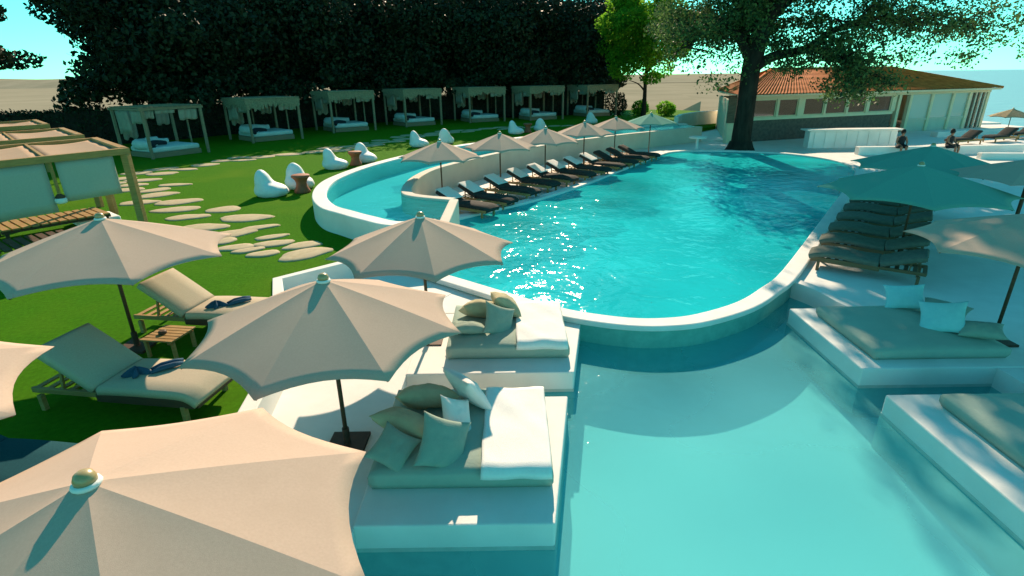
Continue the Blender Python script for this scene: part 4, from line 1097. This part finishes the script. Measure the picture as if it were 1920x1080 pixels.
# ------------------------------------------------------------------ foliage
def leaf_mesh(name, centers, size, seed, aspect=0.5, droop=0.0):
    """many small diamond leaves, random facing, as one crown mesh"""
    rng = np.random.default_rng(seed); c = np.asarray(centers, dtype=np.float32); n = len(c)
    a = rng.normal(size=(n, 3)); a[:, 2] -= droop; a /= np.linalg.norm(a, axis=1)[:, None]
    r = rng.normal(size=(n, 3)); b = np.cross(a, r); b /= np.linalg.norm(b, axis=1)[:, None] + 1e-9
    s = (size * rng.uniform(0.6, 1.35, n))[:, None]
    v = np.empty((n, 4, 3), dtype=np.float32)
    v[:, 0] = c - a * s * 0.5; v[:, 2] = c + a * s * 0.5
    v[:, 1] = c + b * s * aspect * 0.5 - a * s * 0.06; v[:, 3] = c - b * s * aspect * 0.5 - a * s * 0.06
    me = bpy.data.meshes.new(name)
    me.vertices.add(n * 4); me.vertices.foreach_set('co', v.reshape(-1))
    me.loops.add(n * 4); me.loops.foreach_set('vertex_index', np.arange(n * 4, dtype=np.int32))
    me.polygons.add(n); me.polygons.foreach_set('loop_start', np.arange(0, n * 4, 4, dtype=np.int32))
    me.update(calc_edges=True); me.validate()
    return me

def lobes_points(lobes, per, seed, fill=0.45):
    """points in ellipsoidal leaf clumps, denser towards each clump's skin"""
    rng = np.random.default_rng(seed); out = []
    for (c, r, k) in lobes:
        n = int(per * k)
        d = rng.normal(size=(n, 3)); d /= np.linalg.norm(d, axis=1)[:, None]
        rad = np.where(rng.random(n) < fill, rng.random(n) ** (1 / 3), rng.uniform(0.75, 1.1, n))
        out.append(np.asarray(c) + d * rad[:, None] * np.asarray(r))
    return np.concatenate(out)

def put_crown(me, mat, parent):
    o = bpy.data.objects.new('crown', me); COL.objects.link(o)
    if not me.materials: me.materials.append(mat)
    o.parent = parent; return o

def crown_lobes(seed, n, rx, ry, z0, z1, rmin, rmax):
    rng = random.Random(seed); L = []
    while len(L) < n:
        x, y, z = rng.uniform(-1, 1), rng.uniform(-1, 1), rng.uniform(-1, 1)
        q = x * x + y * y + z * z
        if q > 1: continue
        if q < 0.25 and rng.random() < 0.5: continue
        r = rng.uniform(rmin, rmax)
        L.append(((x * rx, y * ry, (z0 + z1) / 2 + z * (z1 - z0) / 2), (r, r, r * rng.uniform(0.55, 0.85)), r * r / (rmax * rmax)))
    return L

def trunk_mb(h, r, seed, spread=3.0, nb=6):
    rng = random.Random(seed); b = MB()
    p = [(0, 0, -0.1), (0.05, 0, h * .1), (rng.uniform(-.2, .2), rng.uniform(-.2, .2), h * .4), (rng.uniform(-.4, .4), rng.uniform(-.4, .4), h * .7), (rng.uniform(-.5, .5), rng.uniform(-.5, .5), h)]
    b.tube(catmull(p, 4), [r * (1.35 - 1.15 * k / 16) for k in range(17)], 10)
    for k in range(nb):
        a = 6.28 * k / nb + rng.uniform(-.4, .4); z = h * rng.uniform(.28, .75); L = spread * rng.uniform(.7, 1.1)
        b.tube(catmull([(0, 0, z), (math.cos(a) * L * .4, math.sin(a) * L * .4, z + L * .35), (math.cos(a) * L, math.sin(a) * L, z + L * .55)], 4), [r * .5 * (1 - .8 * i / 8) for i in range(9)], 7)
    return b

# dark backlit row behind the cabanas
variants = []
for s_ in range(3):
    L = crown_lobes(40 + s_, 60, 5.6, 5.0, 3.0, 11.6, 1.2, 2.3)
    L += [((math.cos(a) * 4.6, math.sin(a) * 4.2, 3.6 + 0.9 * math.sin(a * 3 + s_)), (1.3, 1.3, 0.8), 0.5) for a in np.linspace(0, 6.28, 13)[:-1]]
    variants.append(leaf_mesh('crown', lobes_points(L, 620, s_), 0.36, s_, 0.62))
rowt = [(-24.2, 39.5, 0.95, 0), (-22.5, 44, 1.0, 1), (-17.5, 50, 1.0, 2), (-12.0, 54.5, 1.0, 0), (-6.0, 58, 1.02, 1), (0.2, 59, 1.0, 2), (5.8, 61.5, 1.0, 0),
        (-25.5, 52, 1.15, 2), (-17, 60, 1.15, 0), (-9, 65, 1.15, 1), (0, 68, 1.15, 2), (8.0, 70, 1.1, 1)]
tl_ = ['dark tree at the left end of the shaded row, its ragged edge against the sky', 'dark tree behind the gap between the two nearest cabanas', 'dark tree behind the third cabana', 'dark tree behind the middle cabana', 'dark tree behind the fifth cabana', 'dark tree behind the sixth cabana', 'dark tree behind the farthest cabana, beside the bright green tree']
for i, (x, y, s, v) in enumerate(rowt):
    lb = tl_[i] if i < 7 else 'dark tall tree mostly hidden behind the front trees of the shaded row'
    t = thing('broadleaf_tree', lb, 'tree', (x, y, Z_LAWN if y < 66 else 0.1), R(57 * i), 'dark backlit trees behind the cabanas'); t.scale = (s, s, s)
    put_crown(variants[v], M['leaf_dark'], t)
    trunk_mb(9, 0.26, i, 3.4).build('trunk', M['bark'], t, smooth=True)
# left foreground-ish tree: layered boughs entering the frame
L = []
rng = random.Random(3)
for k in range(46):
    a = rng.uniform(0, 6.28); z = rng.uniform(4.2, 14); rr = rng.uniform(1.0, 4.9) * (1.0 if z < 10 else 0.75)
    L.append(((math.cos(a) * rr, math.sin(a) * rr, z), (rng.uniform(.9, 1.5), rng.uniform(.9, 1.5), rng.uniform(.28, .55)), 0.5))
L += [((4.0, -0.6, 5.5), (1.3, 1.2, .5), 1), ((4.6, 0.4, 5.0), (1.2, 1.0, .45), 1), ((3.2, -1.0, 3.55), (1.2, 1.0, .25), .6), ((3.6, 0.3, 6.6), (1.3, 1.2, .5), 1)]
t = thing('cedar_tree', 'dark tree at the top left corner with layered boughs reaching into view', 'tree', (-27.6, 25.5, Z_LAWN), 0)
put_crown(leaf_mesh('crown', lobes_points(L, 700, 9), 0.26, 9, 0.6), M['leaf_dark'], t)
trunk_mb(12, 0.3, 77, 4.0, 9).build('trunk', M['bark'], t, smooth=True)
# bright green tree
L = crown_lobes(90, 70, 4.2, 3.6, 3.1, 13.0, 0.8, 1.5)
t = thing('green_tree', 'sunlit bright green tree at the right end of the dark tree row', 'tree', (13.0, 55.5, Z_LAWN), 0.3)
put_crown(leaf_mesh('crown', lobes_points(L, 780, 12), 0.28, 12, 0.6), M['leaf_green'], t)
trunk_mb(8, 0.2, 5, 2.4).build('trunk', M['bark'], t, smooth=True)
# shrubs under it
for i, (x, y, r, h, lb, mt) in enumerate([(10.6, 57.5, 1.1, 2.2, 'dark rounded shrub between the farthest cabana and the bright green tree', 'leaf_hedge'), (13.0, 57.0, 0.8, 1.4, 'small green shrub under the bright green tree, left of another', 'leaf_green'), (15.3, 56.0, 0.9, 1.3, 'small green shrub at the right foot of the bright green tree', 'leaf_green')]):
    t = thing('shrub', lb, 'shrub', (x, y, Z_LAWN), 0)
    put_crown(leaf_mesh('crown', lobes_points([((0, 0, h * .5), (r, r, h * .52), 1), ((r * .4, .2, h * .4), (r * .7, r * .7, h * .4), .6)], 900, 60 + i), 0.2, 60 + i, 0.6), M[mt], t)
    b = MB(); b.tube([(0, 0, 0), (0.05, 0, h * .5)], [.05, .03], 6); b.build('trunk', M['bark'], t)

# hedge behind the cabanas
hp = catmull([(-48, 25), (-38, 29.5), (-29.5, 34.5), (-24, 39), (-20, 45), (-15.5, 50), (-10, 54.2), (-4, 56.3), (2.5, 57.6), (9.8, 61)], 5)
t = thing('hedge', 'long dark clipped hedge behind the cabanas and the timber pergolas', 'hedge', (0, 0, 0))
b = MB(); b.ribbon(hp, -0.45, 0.45, 0.2, 2.45); b.build('stems', M['bark'], t)
rng = np.random.default_rng(4); pts = []
for i in range(len(hp) - 1):
    a = np.array(hp[i]); c = np.array(hp[i + 1]); L_ = np.linalg.norm(c - a); n = int(420 * L_)
    nrm = np.array([-(c - a)[1], (c - a)[0]]) / L_
    u = rng.random(n)[:, None]; off = rng.uniform(-0.62, 0.62, n); top = rng.random(n) < 0.3
    z = np.where(top, 2.5 + rng.normal(0, .07, n), rng.uniform(0.3, 2.55, n)); off = np.where(top, off, np.sign(off) * (0.55 + rng.normal(0, .07, n)))
    xy = a + (c - a) * u + nrm * off[:, None]; pts.append(np.column_stack([xy, z]))
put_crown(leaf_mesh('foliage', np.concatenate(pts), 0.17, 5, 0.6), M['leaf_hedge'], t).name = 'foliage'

# ------------------------------------------------------------------ the big tree
BT = (13.15, 31.9, 0.05)
t = thing('plane_tree', 'huge old spreading tree with a dark thick trunk in front of the tiled pavilion', 'tree', BT)
tips = []
b = MB()
b.tube(catmull([(0, 0, -0.2), (0.02, 0, 0.15), (0.0, 0, 0.8), (0.02, 0, 2.4), (0.03, 0, 4.4), (0.25, 0, 6.2), (0.35, 0.3, 8.5), (0.2, 0.6, 12), (0.0, 0.5, 16)], 4),
       [.76, .70, .64, .60, .57, .55, .54, .53, .52, .51, .50, .49, .48, .48, .48, .48, .48, .5, .48, .46, .43, .40, .38, .36, .33, .3, .28, .25, .22, .19, .16, .12, .08], 16)
b.lathe([(0.95, -0.25), (0.82, 0.0), (0.70, 0.22), (0.60, 0.5)], 16)
limbs = [
    [(0.0, 0, 4.6), (-0.9, -0.2, 5.9), (-1.9, -0.5, 6.5), (-3.0, -0.8, 6.1), (-3.9, -1.2, 5.4)],
    [(0.05, 0, 4.3), (0.9, -0.4, 4.9), (2.4, -0.9, 5.2), (3.9, -1.3, 4.8), (4.9, -1.5, 4.0), (5.5, -1.6, 3.2)],
    [(2.4, -0.9, 5.2), (3.8, -0.6, 6.1), (6.0, -0.2, 6.7), (8.8, 0.3, 6.5), (12, 0.8, 6.3)],
    [(0.2, 0, 5.6), (1.2, 0.8, 7.0), (3.5, 2.0, 8.4), (7.5, 3.0, 9.4), (11, 3.5, 9.6)],
    [(0.2, 0, 6.2), (-0.8, 1.0, 8.0), (-2.2, 1.8, 9.4), (-3.6, 2.5, 10.2)],
    [(0.1, 0, 6.0), (0.6, -1.6, 7.6), (1.2, -4.0, 8.8), (2.0, -7.5, 9.5)],
    [(0.1, 0, 5.8), (-0.6, -0.8, 7.4), (-1.6, -1.6, 8.6), (-3.0, -2.2, 9.4)],
    [(0.3, 0.2, 8.6), (2.4, -1.6, 10.5), (5.6, -4.0, 11.8), (9.5, -6.0, 12.4)],
    [(0.2, 0.6, 11), (3, 1, 13.5), (6.5, 2, 15.5)], [(0.2, 0.6, 11), (2.4, -1, 13.5), (5.5, -2, 15)],
    [(0.0, 0.2, 5.2), (-0.3, 1.8, 6.4), (-1.2, 4.4, 7.2), (-2.2, 7.2, 7.4)], [(0.2, 0.2, 5.4), (1.2, 2.2, 6.6), (3.4, 5.4, 7.2)],
]
rng = random.Random(21)
for li, lm in enumerate(limbs):
    c = catmull(lm, 6); n = len(c)
    c = [(p[0] + 0.10 * noise.noise((p[0] * .8, li, 1)), p[1] + 0.10 * noise.noise((p[1] * .8, li, 5)), p[2] + 0.14 * noise.noise((p[0] * .9, p[1], li))) for p in c]
    r0_ = (0.30, 0.30, 0.20)[li] if li < 3 else 0.28
    b.tube(c, [r0_ * (1 - 0.82 * k / (n - 1)) for k in range(n)], 10)
    for k in range(int(n * .3), n, 1):
        p = Vector(c[k])
        for q in range(3):
            a = rng.uniform(0, 6.28); ll = rng.uniform(0.9, 2.6); el = rng.uniform(-0.45, 0.6)
            d = Vector((math.cos(a) * math.cos(el), math.sin(a) * math.cos(el), math.sin(el))) * ll
            m_ = p + d * .5 + Vector((0, 0, rng.uniform(-.05, .25)))
            e = p + d + Vector((0, 0, rng.uniform(-.35, .1)))
            b.tube([p, m_, e], [0.055, 0.035, 0.012], 5, False)
            tips += [tuple(e), tuple(m_.lerp(e, .6))]
b.build('trunk', M['bark'], t, smooth=True)
lob = []; BRANCH = []
for (x, y, z) in tips:
    r = rng.uniform(0.5, 1.05); lob.append(((x, y, z + 0.1), (r, r, r * rng.uniform(.4, .7)), r * r))
# looser sprays along the lower skirt of the crown
for k in range(60):
    x = rng.uniform(1.5, 15.5); lob.append(((x, rng.uniform(-2.2, 1.5), 4.1 + rng.uniform(0, 3.4) + (0.10 * max(0, x - 7)) ** 1), (rng.uniform(.7, 1.3),) * 2 + (rng.uniform(.35, .6),), 0.8))
for k in range(26):
    x = rng.uniform(-3.7, -0.6); lob.append(((x, rng.uniform(-2, 2), 3.4 + rng.uniform(0, 4.6)), (rng.uniform(.6, 1.2),) * 2 + (rng.uniform(.35, .6),), 0.7))
# high boughs spreading out over the terrace (they shade the right side of the pool)
EL, AZ = R(28.5), R(3)
hi = []
for k in range(330):
    sx, sy = (rng.uniform(5.5, 15), rng.uniform(3.2, 15)) if k % 3 else (rng.uniform(8, 24), rng.uniform(10, 24))
    if sx < (6.0 if sy < 9 else 7.6 + 0.35 * (sy - 9)): continue
    if abs(sx - 7.2) < 1.3 and abs(sy - 5.6) < 1.1 and k % 4: continue
    if sy < 5.0 and sx < 6.9: continue
    z = rng.uniform(10.0, 13.5); L_ = z / math.tan(EL)
    r = rng.uniform(0.9, 1.7); hi.append(((sx + L_ * math.sin(AZ) - BT[0], sy + L_ * math.cos(AZ) - BT[1], z), (r, r, r * .6), r * r * .6))
for k in range(0, len(hi), 4):
    c_ = Vector(hi[k][0]); b2 = Vector((0.2, 0.4, 9.0)).lerp(c_, 0.45) + Vector((0, 0, 0.8))
    tips.append(tuple(c_)); BRANCH.append((b2, c_))
put_crown(leaf_mesh('crown', lobes_points(lob, 88, 31, 0.8), 0.185, 31, 0.55, 0.3), M['leaf_big'], t)
put_crown(leaf_mesh('upper_crown', lobes_points(hi, 190, 33, 0.6), 0.30, 33, 0.6, 0.3), M['leaf_big'], t).name = 'upper_crown'
bb = MB()
for b2, c_ in BRANCH: bb.tube(catmull([(0.25, 0.35, 8.6), tuple(b2), tuple(c_)], 4), [.16 - .017 * k for k in range(9)], 6)
bb.build('high_bough', M['bark'], t, smooth=True)

# ------------------------------------------------------------------ light, sky, camera
EL, AZ = R(28.5), R(3)
w = bpy.data.worlds.new('World'); sc.world = w; w.use_nodes = True
nt = w.node_tree; bg = nt.nodes['Background']
sky = nt.nodes.new('ShaderNodeTexSky'); sky.sky_type = 'NISHITA'; sky.sun_disc = False
sky.sun_elevation = EL; sky.sun_rotation = AZ; sky.air_density = 0.8; sky.dust_density = 0.2; sky.ozone_density = 2.5
mx = nt.nodes.new('ShaderNodeMixRGB'); mx.blend_type = 'MULTIPLY'; mx.inputs[0].default_value = 1.0; mx.inputs[2].default_value = (0.24, 1.0, 0.74, 1)
nt.links.new(sky.outputs[0], mx.inputs[1]); nt.links.new(mx.outputs[0], bg.inputs['Color'])
bg.inputs['Strength'].default_value = 0.15
sd = bpy.data.lights.new('sun', 'SUN'); sd.energy = 5.0; sd.angle = R(0.5); sd.color = (1.0, 0.76, 0.54)
so = bpy.data.objects.new('sun', sd); COL.objects.link(so)
dirv = Vector((math.sin(AZ) * math.cos(EL), math.cos(AZ) * math.cos(EL), math.sin(EL)))
so.rotation_euler = dirv.to_track_quat('Z', 'Y').to_euler(); so.location = dirv * 60

cd = bpy.data.cameras.new('camera'); cam = bpy.data.objects.new('camera', cd); COL.objects.link(cam); sc.camera = cam
cd.sensor_width = 36; cd.lens = 36 * 1022 / 1920; cd.clip_start = 0.1; cd.clip_end = 9000
pt = math.atan((540 - 142) / 1022); ro = R(-0.8)
fw = Vector((0, math.cos(pt), -math.sin(pt))); rt = Vector((1, 0, 0)); up = rt.cross(fw)
rt2 = rt * math.cos(ro) + up * math.sin(ro); up2 = up * math.cos(ro) - rt * math.sin(ro)
m4 = Matrix((rt2, up2, -fw)).transposed().to_4x4(); m4.translation = Vector((0, 0, 4.2)); cam.matrix_world = m4

sc.view_settings.view_transform = 'Standard'; sc.view_settings.look = 'None'
sc.view_settings.exposure = 0.74; sc.view_settings.gamma = 1
sc.render.resolution_x = 1024; sc.render.resolution_y = 576
sc.cycles.max_bounces = 8; sc.cycles.transparent_max_bounces = 16
